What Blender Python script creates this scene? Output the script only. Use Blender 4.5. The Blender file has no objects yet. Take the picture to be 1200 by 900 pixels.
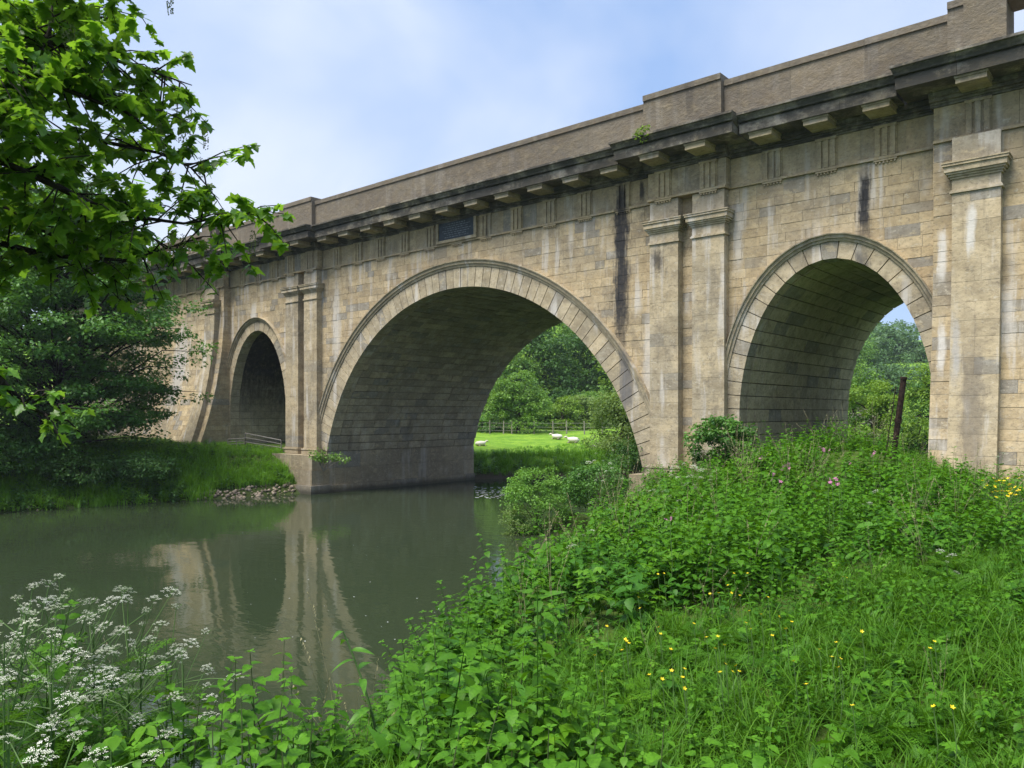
import bpy, math, random
import numpy as np
from mathutils import Vector, Matrix, Euler

random.seed(7)
rng = np.random.default_rng(11)
S = bpy.context.scene
COL = S.collection
R = math.radians

# ------------------------------------------------------------------ camera, sky, sun, exposure
CAM = np.array([24.94, -25.37, 4.2])
FW = np.array([-0.650, 0.7597, 0.0]); RT = np.array([0.7597, 0.650, 0.0])
cam_d = bpy.data.cameras.new('camera'); cam = bpy.data.objects.new('camera', cam_d); COL.objects.link(cam)
cam.location = CAM; cam.rotation_euler = (R(90), 0, math.atan2(0.650, 0.7597))
cam_d.sensor_width = 36; cam_d.lens = 36 * 920 / 1200; cam_d.shift_y = 35 / 1200
cam_d.clip_start = 0.05; cam_d.clip_end = 3000
S.camera = cam

SUN_DIR = Vector((-0.10, -0.44, 0.89)).normalized()        # towards the sun, behind thin cloud
SUN_EL = math.asin(SUN_DIR.z); SUN_AZ = math.atan2(SUN_DIR.x, SUN_DIR.y)
w = bpy.data.worlds.new('World'); S.world = w; w.use_nodes = True
nt = w.node_tree; nt.nodes.clear()
def wn(t, **k):
    n = nt.nodes.new(t)
    for a, b in k.items(): setattr(n, a, b)
    return n
CS, CO = 0.7, 9.2
out = wn('ShaderNodeOutputWorld'); bg = wn('ShaderNodeBackground'); bg.inputs['Strength'].default_value = 0.085
sky = wn('ShaderNodeTexSky', sky_type='NISHITA', sun_disc=False, sun_elevation=SUN_EL, sun_rotation=SUN_AZ)
sky.air_density = 1.0; sky.dust_density = 0.6; sky.ozone_density = 1.4
tc = wn('ShaderNodeTexCoord'); sep = wn('ShaderNodeSeparateXYZ'); nt.links.new(tc.outputs['Generated'], sep.inputs[0])
def wm(op, a, b=None):
    n = wn('ShaderNodeMath', operation=op)
    for i, v in enumerate((a, b)):
        if v is None: continue
        if isinstance(v, (int, float)): n.inputs[i].default_value = v
        else: nt.links.new(v, n.inputs[i])
    return n.outputs[0]
den = wm('ADD', wm('MAXIMUM', sep.outputs[2], 0.0), 0.22)
cx_, cy_ = wm('DIVIDE', sep.outputs[0], den), wm('DIVIDE', sep.outputs[1], den)
cmb = wn('ShaderNodeCombineXYZ'); nt.links.new(cx_, cmb.inputs[0]); nt.links.new(cy_, cmb.inputs[1]); cmb.inputs[2].default_value = CO
n1 = wn('ShaderNodeTexNoise'); n1.inputs['Scale'].default_value = CS; n1.inputs['Detail'].default_value = 5.5; n1.inputs['Roughness'].default_value = 0.5
n1.inputs['Distortion'].default_value = 0.5
nt.links.new(cmb.outputs[0], n1.inputs['Vector'])
ramp = wn('ShaderNodeValToRGB'); ramp.color_ramp.elements[0].position = 0.38; ramp.color_ramp.elements[1].position = 0.58
nt.links.new(n1.outputs['Fac'], ramp.inputs[0])
n2 = wn('ShaderNodeTexNoise'); n2.inputs['Scale'].default_value = 2.6; n2.inputs['Detail'].default_value = 4
nt.links.new(cmb.outputs[0], n2.inputs['Vector'])
cl = wn('ShaderNodeMix', data_type='RGBA'); nt.links.new(n2.outputs['Fac'], cl.inputs[0])
cl.inputs[6].default_value = (4.9, 5.6, 7.0, 1); cl.inputs[7].default_value = (6.8, 7.2, 7.9, 1)
lift = wn('ShaderNodeMix', data_type='RGBA'); lift.inputs[0].default_value = 0.60
nt.links.new(sky.outputs[0], lift.inputs[6]); lift.inputs[7].default_value = (2.6, 4.3, 7.8, 1)
mixs = wn('ShaderNodeMix', data_type='RGBA')
cf = wm('ADD', wm('MULTIPLY', ramp.outputs[0], 0.85), 0.08)
nt.links.new(cf, mixs.inputs[0]); nt.links.new(lift.outputs[2], mixs.inputs[6]); nt.links.new(cl.outputs[2], mixs.inputs[7])
nt.links.new(mixs.outputs[2], bg.inputs['Color']); nt.links.new(bg.outputs[0], out.inputs[0])

sun_d = bpy.data.lights.new('sun', 'SUN'); sun = bpy.data.objects.new('sun', sun_d); COL.objects.link(sun)
sun_d.energy = 4.0; sun_d.angle = R(30); sun_d.color = (1.0, 0.95, 0.86)
sun.rotation_euler = SUN_DIR.to_track_quat('Z', 'Y').to_euler()
S.view_settings.view_transform = 'Standard'; S.view_settings.look = 'None'
S.view_settings.exposure = 0.82; S.view_settings.gamma = 1
S.render.engine = 'CYCLES'; S.cycles.max_bounces = 8; S.cycles.diffuse_bounces = 5; S.cycles.transparent_max_bounces = 4
S.cycles.transmission_bounces = 4; S.cycles.caustics_reflective = False; S.cycles.caustics_refractive = False

# ------------------------------------------------------------------ helpers
def campt(px, py, Z):
    """world point seen at photograph pixel (px,py) at depth Z in front of the lens"""
    return CAM + RT * ((px - 600) / 920 * Z) + FW * Z + np.array([0, 0, (485 - py) / 920 * Z])
def project(p):
    d = np.asarray(p) - CAM; Z = d @ FW
    return 600 + 920 * (d @ RT) / Z, 485 - 920 * d[2] / Z, Z

def link(o, parent=None):
    COL.objects.link(o)
    if parent is not None: o.parent = parent
    return o
def tag(o, label=None, cat=None, group=None, kind=None):
    if label: o['label'] = label
    if cat: o['category'] = cat
    if group: o['group'] = group
    if kind: o['kind'] = kind
    return o
def empty(name, loc=(0, 0, 0), rz=0.0):
    o = bpy.data.objects.new(name, None); o.location = loc; o.rotation_euler = (0, 0, rz); o.empty_display_size = 0.2
    return link(o)

class MB:
    """a growing mesh: vertices, faces, one tone per face"""
    def __init__(s): s.v, s.f, s.t = [], [], []
    def add(s, v, f, tone=None):
        n = len(s.v); tone = random.random() if tone is None else tone
        s.v.extend(tuple(map(float, p)) for p in v); s.f.extend(tuple(i + n for i in q) for q in f); s.t.extend([tone] * len(f))
        return s
    def box(s, x0, x1, y0, y1, z0, z1, tone=None):
        v = [(x, y, z) for z in (z0, z1) for y in (y0, y1) for x in (x0, x1)]
        return s.add(v, [(0, 2, 3, 1), (4, 5, 7, 6), (0, 1, 5, 4), (2, 6, 7, 3), (0, 4, 6, 2), (1, 3, 7, 5)], tone)
    def hexa(s, p, tone=None):      # p: 8 corners in box order
        return s.add(p, [(0, 2, 3, 1), (4, 5, 7, 6), (0, 1, 5, 4), (2, 6, 7, 3), (0, 4, 6, 2), (1, 3, 7, 5)], tone)
    def tube(s, pts, rad, n=6, tone=None, cap=True):
        pts = [Vector(p) for p in pts]; rad = [rad] * len(pts) if isinstance(rad, (int, float)) else rad
        V, F = [], []; up = None
        for i, p in enumerate(pts):
            d = (pts[min(i + 1, len(pts) - 1)] - pts[max(i - 1, 0)])
            if d.length < 1e-9: d = Vector((0, 0, 1))
            d.normalize()
            if up is None or abs(up.dot(d)) > 0.97: up = Vector((0, 0, 1)) if abs(d.z) < 0.9 else Vector((1, 0, 0))
            a = d.cross(up).normalized(); b = d.cross(a); up = a.cross(d) * 1.0
            up.normalize()
            for k in range(n):
                t = 2 * math.pi * k / n; V.append(p + (a * math.cos(t) + b * math.sin(t)) * rad[i])
        for i in range(len(pts) - 1):
            for k in range(n):
                k2 = (k + 1) % n; F.append((i * n + k, i * n + k2, (i + 1) * n + k2, (i + 1) * n + k))
        if cap: F.append(tuple(range(n))[::-1]); F.append(tuple((len(pts) - 1) * n + k for k in range(n)))
        return s.add(V, F, tone)
    def lathe(s, prof, c=(0, 0, 0), n=12, tone=None):
        V = [(c[0] + r * math.cos(2 * math.pi * k / n), c[1] + r * math.sin(2 * math.pi * k / n), c[2] + z) for r, z in prof for k in range(n)]
        F = [(i * n + k, i * n + (k + 1) % n, (i + 1) * n + (k + 1) % n, (i + 1) * n + k) for i in range(len(prof) - 1) for k in range(n)]
        F.append(tuple(range(n))[::-1]); F.append(tuple((len(prof) - 1) * n + k for k in range(n)))
        return s.add(V, F, tone)
    def mesh(s, name, mat, smooth=False):
        me = bpy.data.meshes.new(name); me.from_pydata(s.v, [], s.f); me.materials.append(mat)
        a = me.attributes.new('tone', 'FLOAT', 'FACE'); a.data.foreach_set('value', s.t)
        if smooth: me.polygons.foreach_set('use_smooth', [True] * len(me.polygons))
        me.update(); return me
    def build(s, name, mat, parent=None, smooth=False):
        return link(bpy.data.objects.new(name, s.mesh(name, mat, smooth)), parent)

def np_mesh(name, V, F, mat, tone=None, smooth=False):
    """V (n,3), F (m,k) all faces with k corners, tone (m,)"""
    me = bpy.data.meshes.new(name); V = np.ascontiguousarray(V, np.float32); m, k = F.shape
    me.vertices.add(len(V)); me.vertices.foreach_set('co', V.ravel())
    me.loops.add(m * k); me.loops.foreach_set('vertex_index', np.ascontiguousarray(F, np.int32).ravel())
    me.polygons.add(m); me.polygons.foreach_set('loop_start', np.arange(0, m * k, k, dtype=np.int32))
    me.polygons.foreach_set('loop_total', np.full(m, k, np.int32))
    if smooth: me.polygons.foreach_set('use_smooth', np.ones(m, bool))
    me.materials.append(mat)
    if tone is not None:
        a = me.attributes.new('tone', 'FLOAT', 'FACE'); a.data.foreach_set('value', np.ascontiguousarray(tone, np.float32))
    me.update(calc_edges=True); me.validate(); return me
def np_obj(name, *a, parent=None, **k):
    return link(bpy.data.objects.new(name, np_mesh(name, *a, **k)), parent)

def rotmats(yaw, pitch, roll):
    cy, sy, cp, sp, cr, sr = np.cos(yaw), np.sin(yaw), np.cos(pitch), np.sin(pitch), np.cos(roll), np.sin(roll)
    M = np.empty((len(yaw), 3, 3))
    # Rz(yaw) * Ry(pitch) * Rx(roll)
    M[:, 0, 0] = cy * cp; M[:, 0, 1] = cy * sp * sr - sy * cr; M[:, 0, 2] = cy * sp * cr + sy * sr
    M[:, 1, 0] = sy * cp; M[:, 1, 1] = sy * sp * sr + cy * cr; M[:, 1, 2] = sy * sp * cr - cy * sr
    M[:, 2, 0] = -sp; M[:, 2, 1] = cp * sr; M[:, 2, 2] = cp * cr
    return M
def batch(tv, tf, M, loc, scale, tone):
    """copies of one template merged: returns V, F, tone per face"""
    tv = np.asarray(tv, float); tf = np.asarray(tf)
    V = np.einsum('nij,kj->nki', M, tv) * np.asarray(scale)[:, None, None] + np.asarray(loc)[:, None, :]
    F = tf[None] + (np.arange(len(loc)) * len(tv))[:, None, None]
    return V.reshape(-1, 3), F.reshape(-1, tf.shape[1]), np.clip(np.repeat(tone, len(tf)) + (rng.normal(0, 0.07, len(tone) * len(tf)) if len(tf) > 4 else 0), 0, 1)

# leaf templates, stalk at origin, pointing along +x, triangles
def leaf_fold(wid=0.5, droop=0.25, n=4, fold=0.25, tooth=0.0):
    V, F = [], []
    for i in range(n + 1):
        t = i / n; x = t; h = wid * 0.5 * (math.sin(math.pi * min(1, t ** 0.75)) ** 0.9) if 0 < t < 1 else 0.0
        if tooth and i % 2: h *= 1 + tooth
        z = -droop * t * t
        V += [(x, 0, z), (x - (0.04 if tooth else 0), h, z + h * fold), (x - (0.04 if tooth else 0), -h, z + h * fold)]
    for i in range(n):
        a, b = 3 * i, 3 * i + 3
        if i == 0: F += [(a, b, b + 1), (a, b + 2, b)]
        elif i == n - 1: F += [(a, b, a + 1), (a, a + 2, b)]
        else: F += [(a, b, b + 1), (a, b + 1, a + 1), (a, b + 2, b), (a, a + 2, b + 2)]
    return V, F
def leaf_maple():
    half = [(0.0, 0.0), (-0.06, 0.16), (0.02, 0.40), (0.12, 0.30), (0.26, 0.27), (0.36, 0.55), (0.47, 0.42), (0.56, 0.22), (0.66, 0.27), (0.74, 0.17), (0.84, 0.14), (1.0, 0.0)]
    V = [(x, y, 0.16 * y - 0.22 * x * x - 0.35 * y * y) for x, y in half] + [(x, -y, 0.16 * y - 0.22 * x * x - 0.35 * y * y) for x, y in half[1:-1]]
    mid = len(V); V.append((0.34, 0, -0.03)); n = len(half)
    ring = list(range(n)) + list(range(mid - 1, n - 1, -1))
    F = [(mid, ring[(i + 1) % len(ring)], ring[i]) for i in range(len(ring))]
    return V, F
QUADLEAF = ([(0, 0, 0), (0.5, 0.3, 0.06), (1, 0, -0.12), (0.5, -0.3, 0.06)], [(0, 2, 1), (0, 3, 2)])

# ------------------------------------------------------------------ materials
class NB:
    def __init__(s, name):
        s.m = bpy.data.materials.new(name); s.m.use_nodes = True; s.t = s.m.node_tree; s.t.nodes.clear()
        s.out = s.n('ShaderNodeOutputMaterial')
    def n(s, t, **k):
        o = s.t.nodes.new(t)
        for a, b in k.items(): setattr(o, a, b)
        return o
    def put(s, sock, v):
        if v is None: return
        if isinstance(v, bpy.types.NodeSocket): s.t.links.new(v, sock)
        else: sock.default_value = v
    def math(s, op, a, b=None, c=None, clamp=False):
        o = s.n('ShaderNodeMath', operation=op, use_clamp=clamp)
        for i, v in enumerate((a, b, c)): s.put(o.inputs[i], v)
        return o.outputs[0]
    def mix(s, f, a, b, blend='MIX'):
        o = s.n('ShaderNodeMix', data_type='RGBA', blend_type=blend); s.put(o.inputs[0], f)
        s.put(o.inputs[6], a if isinstance(a, bpy.types.NodeSocket) else (*a, 1)); s.put(o.inputs[7], b if isinstance(b, bpy.types.NodeSocket) else (*b, 1))
        return o.outputs[2]
    def pos(s): 
        if not hasattr(s, '_p'): s._p = s.n('ShaderNodeNewGeometry').outputs['Position']
        return s._p
    def xyz(s):
        if not hasattr(s, '_x'):
            o = s.n('ShaderNodeSeparateXYZ'); s.put(o.inputs[0], s.pos()); s._x = o.outputs
        return s._x
    def vec(s, sx, sy, sz, off=(0, 0, 0), src=None):
        o = s.n('ShaderNodeMapping'); s.put(o.inputs[0], src or s.pos()); o.inputs['Scale'].default_value = (sx, sy, sz); o.inputs['Location'].default_value = off
        return o.outputs[0]
    def noise(s, v, scale=1.0, detail=3.0, rough=0.55, dist=0.0):
        o = s.n('ShaderNodeTexNoise'); s.put(o.inputs['Vector'], v); o.inputs['Scale'].default_value = scale; o.inputs['Detail'].default_value = detail
        o.inputs['Roughness'].default_value = rough; o.inputs['Distortion'].default_value = dist
        return o.outputs['Fac']
    def ramp(s, f, lo, hi, a=0.0, b=1.0):
        o = s.n('ShaderNodeMapRange', interpolation_type='SMOOTHSTEP'); s.put(o.inputs[0], f)
        for i, v in enumerate((lo, hi, a, b)): o.inputs[i + 1].default_value = v
        return o.outputs[0]
    def attr(s, name):
        o = s.n('ShaderNodeAttribute'); o.attribute_name = name; return o.outputs['Fac']
    def rnd(s): return s.n('ShaderNodeObjectInfo').outputs['Random']
    def bump(s, h, dist, strength=1.0):
        o = s.n('ShaderNodeBump'); o.inputs['Distance'].default_value = dist; o.inputs['Strength'].default_value = strength; s.put(o.inputs['Height'], h)
        return o.outputs[0]
    def bsdf(s, col, rough=0.9, normal=None, spec=0.3, metal=0.0, done=True):
        o = s.n('ShaderNodeBsdfPrincipled'); s.put(o.inputs['Base Color'], col if isinstance(col, bpy.types.NodeSocket) else (*col, 1))
        s.put(o.inputs['Roughness'], rough); o.inputs['Specular IOR Level'].default_value = spec; o.inputs['Metallic'].default_value = metal
        if normal is not None: s.put(o.inputs['Normal'], normal)
        if done: s.t.links.new(o.outputs[0], s.out.inputs[0])
        return o

def gauss_band(b, sock, c, wdt):
    d = b.math('ABSOLUTE', b.math('SUBTRACT', sock, c)); return b.ramp(d, wdt * 0.15, wdt * 1.1, 1.0, 0.0)

def stone_mat(name, ca, cb, soot=0.35, lime=0.5, grey=0.5, crust=0.0, cream=1.0, streaks=(), rough_bump=0.012, damp=True, wet=0.75):
    b = NB(name); x, y, z = b.xyz()
    tn_ = b.attr('tone'); col = b.mix(tn_, ca, cb); col = b.mix(b.ramp(tn_, 0.84, 0.96, 0.0, 0.8 * cream), col, (0.27, 0.26, 0.235)); col = b.mix(b.math('MULTIPLY', b.ramp(tn_, 0.0, 0.06, 1.0, 0.0), 0.55 * cream), col, (0.56, 0.455, 0.30))
    n0 = b.noise(b.vec(0.35, 0.35, 0.5), 1.0, 5, 0.6); col = b.mix(b.math('MULTIPLY', b.ramp(n0, 0.42, 0.62), grey), col, (0.27, 0.24, 0.185))
    n1 = b.noise(b.vec(2.0, 2.0, 2.8), 1.0, 6, 0.7); col = b.mix(b.ramp(n1, 0.38, 0.66, 0.0, 0.42), col, (0.19, 0.145, 0.085))
    n7 = b.noise(b.vec(1.5, 1.5, 2.6, (11, 3, 5)), 1.0, 7, 0.75); col = b.mix(b.ramp(n7, 0.53, 0.62, 0.0, 0.6 * cream), col, (0.50, 0.41, 0.265))
    n8 = b.noise(b.vec(0.8, 0.8, 0.7, (2, 13, 5)), 1.0, 7, 0.75); col = b.mix(b.ramp(n8, 0.52, 0.62, 0.0, 0.45), col, (0.18, 0.155, 0.12))
    n5 = b.noise(b.vec(9, 9, 12), 1.0, 5, 0.75); col = b.mix(b.ramp(n5, 0.50, 0.66, 0.0, 0.48), col, (0.135, 0.11, 0.08))
    n6 = b.noise(b.vec(5, 5, 8, (3, 1, 4)), 1.0, 6, 0.75); col = b.mix(b.ramp(n6, 0.56, 0.66, 0.0, 0.65 * cream), col, (0.50, 0.455, 0.36))
    n9 = b.noise(b.vec(3.4, 3.4, 0.5, (8, 1, 4)), 1.0, 6, 0.75); col = b.mix(b.ramp(n9, 0.54, 0.70, 0.0, 0.35), col, (0.14, 0.12, 0.095))
    # lime running down the face in ragged vertical drips
    nl = b.noise(b.vec(2.4, 2.4, 0.22, (5, 2, 0)), 1.0, 5, 0.6); nb = b.noise(b.vec(0.5, 0.5, 0.5, (9, 9, 1)), 1.0, 3)
    fl = b.math('MULTIPLY', b.ramp(nl, 0.50, 0.66), b.ramp(nb, 0.40, 0.58)); col = b.mix(b.math('MULTIPLY', fl, lime), col, (0.56, 0.53, 0.49))
    # soot in vertical drips
    ns = b.noise(b.vec(2.0, 2.0, 0.16, (1, 7, 3)), 1.0, 5, 0.65); nc = b.noise(b.vec(0.33, 0.33, 0.3, (4, 2, 8)), 1.0, 3)
    fs = b.math('MULTIPLY', b.ramp(ns, 0.56, 0.70), b.ramp(nc, 0.47, 0.64)); col = b.mix(b.math('MULTIPLY', fs, soot), col, (0.045, 0.042, 0.042))
    if crust:
        k = b.noise(b.vec(1.1, 1.1, 1.6, (2, 2, 2)), 1.0, 6, 0.7); col = b.mix(b.ramp(k, 0.36, 0.56, 0.15 * crust, crust), col, (0.035, 0.034, 0.033))
    rag = b.noise(b.vec(1.6, 1.6, 1.1, (7, 7, 7)), 1.0, 5, 0.7)
    fib = b.noise(b.vec(7, 7, 0.5, (2, 2, 2)), 1.0, 6, 0.75) if streaks else None; blot = b.noise(b.vec(4, 4, 3, (1, 5, 2)), 1.0, 6, 0.75) if streaks else None
    for (xc, wd, z0, z1, amt, tint) in streaks:
        xs = b.math('ADD', x, b.math('MULTIPLY', b.math('ADD', b.math('SUBTRACT', rag, 0.5), b.math('SUBTRACT', fib, 0.5)), 1.5 * wd))
        f = b.math('MULTIPLY', gauss_band(b, xs, xc, wd), gauss_band(b, b.math('ADD', z, b.math('MULTIPLY', rag, 1.2)), (z0 + z1) / 2 + 0.6, (z1 - z0) / 2 * 1.35))
        f = b.ramp(b.math('MULTIPLY', f, b.math('ADD', 0.1, b.math('MULTIPLY', b.math('ADD', blot, fib), 0.8))), 0.08, 0.95)
        col = b.mix(b.math('MULTIPLY', f, amt), col, tint)
    if damp:
        col = b.mix(b.ramp(b.math('ADD', z, b.math('MULTIPLY', rag, 1.5)), 1.2, 4.0, wet, 0.0), col, (0.155, 0.125, 0.085))
        col = b.mix(b.ramp(b.math('ADD', z, b.math('MULTIPLY', rag, 0.3)), 0.2, 0.55, 0.85, 0.0), col, (0.05, 0.047, 0.035))
    h = b.math('ADD', b.noise(b.vec(7, 7, 9), 1.0, 7, 0.75), b.math('MULTIPLY', n1, 1.2))
    b.bsdf(col, 0.92, b.bump(h, rough_bump), 0.2)
    return b.m

BLK = (0.035, 0.034, 0.036); WHT = (0.62, 0.60, 0.57)
STREAKS = [(8.72, 0.50, 5.4, 14.5, 1.0, BLK), (17.5, 0.32, 9.5, 11.9, 1.0, BLK), (10.45, 0.35, 9.2, 10.3, 0.8, BLK), (-12.0, 0.35, 9.8, 10.8, 0.3, BLK),
           (19.72, 0.17, 7.8, 9.5, 0.8, WHT), (19.75, 0.15, 5.2, 6.9, 0.75, WHT), (20.15, 0.18, 4.9, 7.0, 0.6, (0.36, 0.36, 0.37)), (20.5, 0.16, 8.6, 10.1, 0.8, WHT), (20.6, 0.5, 2.0, 6.8, 0.6, (0.14, 0.12, 0.10)), (-8.9, 0.5, 6.5, 11.4, 0.5, WHT), (9.9, 0.35, 4.5, 8.0, 0.5, WHT), (-16.9, 0.5, 9.2, 10.8, 0.6, WHT), (13.4, 0.30, 9.0, 11.6, 0.5, WHT), (-19.2, 0.2, 6, 10.5, 0.5, WHT), (-24.5, 1.4, 4.5, 10.5, 0.55, (0.5, 0.5, 0.52))]
M = {}
M['stone'] = stone_mat('bath_stone', (0.58, 0.455, 0.275), (0.36, 0.275, 0.165), lime=0.7, streaks=STREAKS)
M['pil'] = stone_mat('pilaster_stone', (0.54, 0.445, 0.295), (0.39, 0.32, 0.21), soot=0.3, lime=0.7, grey=0.6, streaks=STREAKS)
M['vous'] = stone_mat('voussoir_stone', (0.53, 0.45, 0.31), (0.36, 0.30, 0.20), soot=0.25, lime=0.7, grey=0.5, streaks=[(8.9, 0.5, 4.0, 7.0, 0.8, (0.12, 0.12, 0.13)), (17.45, 0.4, 7.6, 9.4, 0.8, (0.07, 0.07, 0.075))])
M['frieze'] = stone_mat('frieze_stone', (0.58, 0.45, 0.27), (0.43, 0.33, 0.195), soot=0.9, lime=0.4, crust=0.16, streaks=[(8.75, 0.34, 11.0, 13.2, 0.95, BLK), (9.6, 0.16, 11.9, 13.0, 0.9, BLK)])
M['cornice'] = stone_mat('cornice_stone', (0.30, 0.27, 0.22), (0.20, 0.185, 0.16), soot=0.6, crust=0.82, lime=0.3, damp=False)
M['mutule'] = stone_mat('mutule_stone', (0.50, 0.41, 0.26), (0.32, 0.27, 0.19), soot=0.5, crust=0.15, damp=False)
M['parapet'] = stone_mat('parapet_stone', (0.160, 0.136, 0.110), (0.115, 0.099, 0.081), cream=0.2, soot=0.4, lime=0.12, grey=0.25, damp=False, rough_bump=0.04)
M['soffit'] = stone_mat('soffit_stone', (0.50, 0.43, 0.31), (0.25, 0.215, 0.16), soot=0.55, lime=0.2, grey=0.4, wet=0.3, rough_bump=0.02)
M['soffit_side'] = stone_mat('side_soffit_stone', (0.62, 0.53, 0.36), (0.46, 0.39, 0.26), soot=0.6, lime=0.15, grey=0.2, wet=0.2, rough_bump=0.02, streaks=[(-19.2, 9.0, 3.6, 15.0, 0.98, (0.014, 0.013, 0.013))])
M['mortar'] = stone_mat('mortar', (0.36, 0.315, 0.235), (0.36, 0.315, 0.235), soot=0.5, lime=0.6, streaks=STREAKS)
M['joint'] = stone_mat('dark_joint', (0.10, 0.088, 0.07), (0.10, 0.088, 0.07), soot=0.6, lime=0.1)
M['footing'] = stone_mat('footing_stone', (0.38, 0.315, 0.21), (0.27, 0.22, 0.15), wet=0.3, soot=0.25, lime=0.4, grey=0.3, rough_bump=0.025)

def leaf_mat(name, ca, cb, trans=0.35, rough=0.5, hue=0.0, spec=0.35, inst=True, tcol=None):
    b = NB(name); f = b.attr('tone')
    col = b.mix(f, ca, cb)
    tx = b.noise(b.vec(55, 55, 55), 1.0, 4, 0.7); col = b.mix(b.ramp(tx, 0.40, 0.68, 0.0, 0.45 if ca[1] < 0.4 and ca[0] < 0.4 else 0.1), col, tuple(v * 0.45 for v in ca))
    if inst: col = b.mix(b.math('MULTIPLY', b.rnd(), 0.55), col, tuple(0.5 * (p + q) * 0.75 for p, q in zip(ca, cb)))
    p = b.bsdf(col, rough, None, spec, done=False)
    t = b.n('ShaderNodeBsdfTranslucent'); tc2 = b.mix(0.6, col, tcol or (cb[0] * 1.6, cb[1] * 1.5, cb[2] * 0.7)); b.put(t.inputs[0], tc2)
    mx = b.n('ShaderNodeMixShader'); mx.inputs[0].default_value = trans
    b.t.links.new(p.outputs[0], mx.inputs[1]); b.t.links.new(t.outputs[0], mx.inputs[2]); b.t.links.new(mx.outputs[0], b.out.inputs[0])
    return b.m
def plain(name, c, rough=0.7, spec=0.3, metal=0.0, var=0.3, scale=6.0, bump=0.003):
    b = NB(name); n = b.noise(b.vec(1, 1, 1), scale, 5, 0.65)
    b.bsdf(b.mix(b.ramp(n, 0.35, 0.7, 0, 1), tuple(v * (1 - var) for v in c), tuple(min(1, v * (1 + var)) for v in c)), rough, b.bump(n, bump), spec, metal); return b.m
M['nettle'] = leaf_mat('nettle_leaf', (0.026, 0.108, 0.005), (0.105, 0.270, 0.012), 0.26, 0.5, spec=0.18)
M['nettledark'] = leaf_mat('dark_nettle_leaf', (0.020, 0.085, 0.006), (0.060, 0.19, 0.012), 0.22, 0.5, spec=0.2)
M['elder'] = leaf_mat('ground_elder_leaf', (0.062, 0.185, 0.008), (0.145, 0.32, 0.016), 0.30, 0.5, spec=0.18)
M['dock'] = leaf_mat('dock_leaf', (0.050, 0.165, 0.012), (0.105, 0.27, 0.020), 0.25, 0.45, spec=0.25)
M['straw'] = plain('dry_stalk', (0.30, 0.27, 0.15), 0.85, 0.2, 0.0, 0.3, 20)
M['nettle_stem'] = plain('nettle_stem', (0.075, 0.105, 0.035))
M['grass'] = leaf_mat('grass_blade', (0.042, 0.138, 0.008), (0.115, 0.262, 0.016), 0.28, 0.5, spec=0.18)
M['lushgrass'] = leaf_mat('lush_grass_blade', (0.11, 0.28, 0.016), (0.19, 0.40, 0.026), 0.38, 0.5)
M['syc'] = leaf_mat('sycamore_leaf', (0.055, 0.165, 0.016), (0.145, 0.31, 0.022), 0.6, 0.36, spec=0.5, inst=False, tcol=(0.26, 0.46, 0.02))
M['sycbright'] = leaf_mat('lit_sycamore_leaf', (0.10, 0.26, 0.025), (0.17, 0.36, 0.03), 0.5, 0.36, spec=0.5, inst=False, tcol=(0.30, 0.50, 0.03))  # brighter copy of the sycamore leaf: light on the lit sprig put into colour
M['maple'] = leaf_mat('field_maple_leaf', (0.034, 0.122, 0.020), (0.115, 0.27, 0.038), 0.28, 0.5, inst=False)
M['shade'] = leaf_mat('shade_leaf', (0.028, 0.09, 0.016), (0.075, 0.18, 0.028), 0.3, 0.5, inst=False)
M['light'] = leaf_mat('light_tree_leaf', (0.075, 0.19, 0.03), (0.19, 0.34, 0.05), 0.3, 0.5, inst=False)
M['lime'] = leaf_mat('yellow_green_leaf', (0.11, 0.22, 0.018), (0.20, 0.33, 0.03), 0.3, 0.5, inst=False)
M['willow'] = leaf_mat('willow_leaf', (0.115, 0.20, 0.05), (0.21, 0.31, 0.085), 0.35, 0.5, inst=False)
M['dark'] = leaf_mat('dark_wood_leaf', (0.026, 0.085, 0.014), (0.075, 0.175, 0.026), 0.28, 0.55, inst=False)
M['far'] = leaf_mat('hill_wood_leaf', (0.06, 0.135, 0.05), (0.105, 0.20, 0.07), 0.28, 0.6, inst=False)
M['grey'] = leaf_mat('grey_twig_leaf', (0.15, 0.16, 0.115), (0.22, 0.225, 0.17), 0.15, 0.7, inst=False)
M['ivy'] = leaf_mat('bank_bush_leaf', (0.045, 0.135, 0.028), (0.12, 0.25, 0.055), 0.3, 0.5, inst=False)
M['bushlight'] = leaf_mat('light_bush_leaf', (0.08, 0.21, 0.028), (0.20, 0.40, 0.060), 0.32, 0.5, inst=False)
M['bark'] = plain('bark', (0.055, 0.045, 0.033), 0.9, 0.15, var=0.5, scale=9, bump=0.02)
M['barkd'] = plain('dark_bark', (0.028, 0.024, 0.019), 0.9, 0.15, var=0.5, scale=9, bump=0.01)
M['white'] = leaf_mat('white_floret', (0.66, 0.68, 0.56), (0.80, 0.80, 0.72), 0.3, 0.7, inst=False, tcol=(0.6, 0.66, 0.45))
M['stem'] = plain('green_stem', (0.085, 0.16, 0.04))
M['yellow'] = leaf_mat('buttercup_petal', (0.80, 0.60, 0.015), (0.85, 0.68, 0.02), 0.2, 0.35, inst=False, tcol=(0.8, 0.6, 0.02))
M['pink'] = leaf_mat('campion_petal', (0.55, 0.16, 0.36), (0.66, 0.26, 0.46), 0.3, 0.6, inst=False, tcol=(0.6, 0.2, 0.4))
M['raceme'] = leaf_mat('sycamore_flower', (0.12, 0.16, 0.045), (0.22, 0.26, 0.08), 0.2, 0.6, inst=False)
M['metal'] = plain('galvanised_rail', (0.24, 0.22, 0.20), 0.55, 0.4, 0.3, 0.25, 12)
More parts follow.
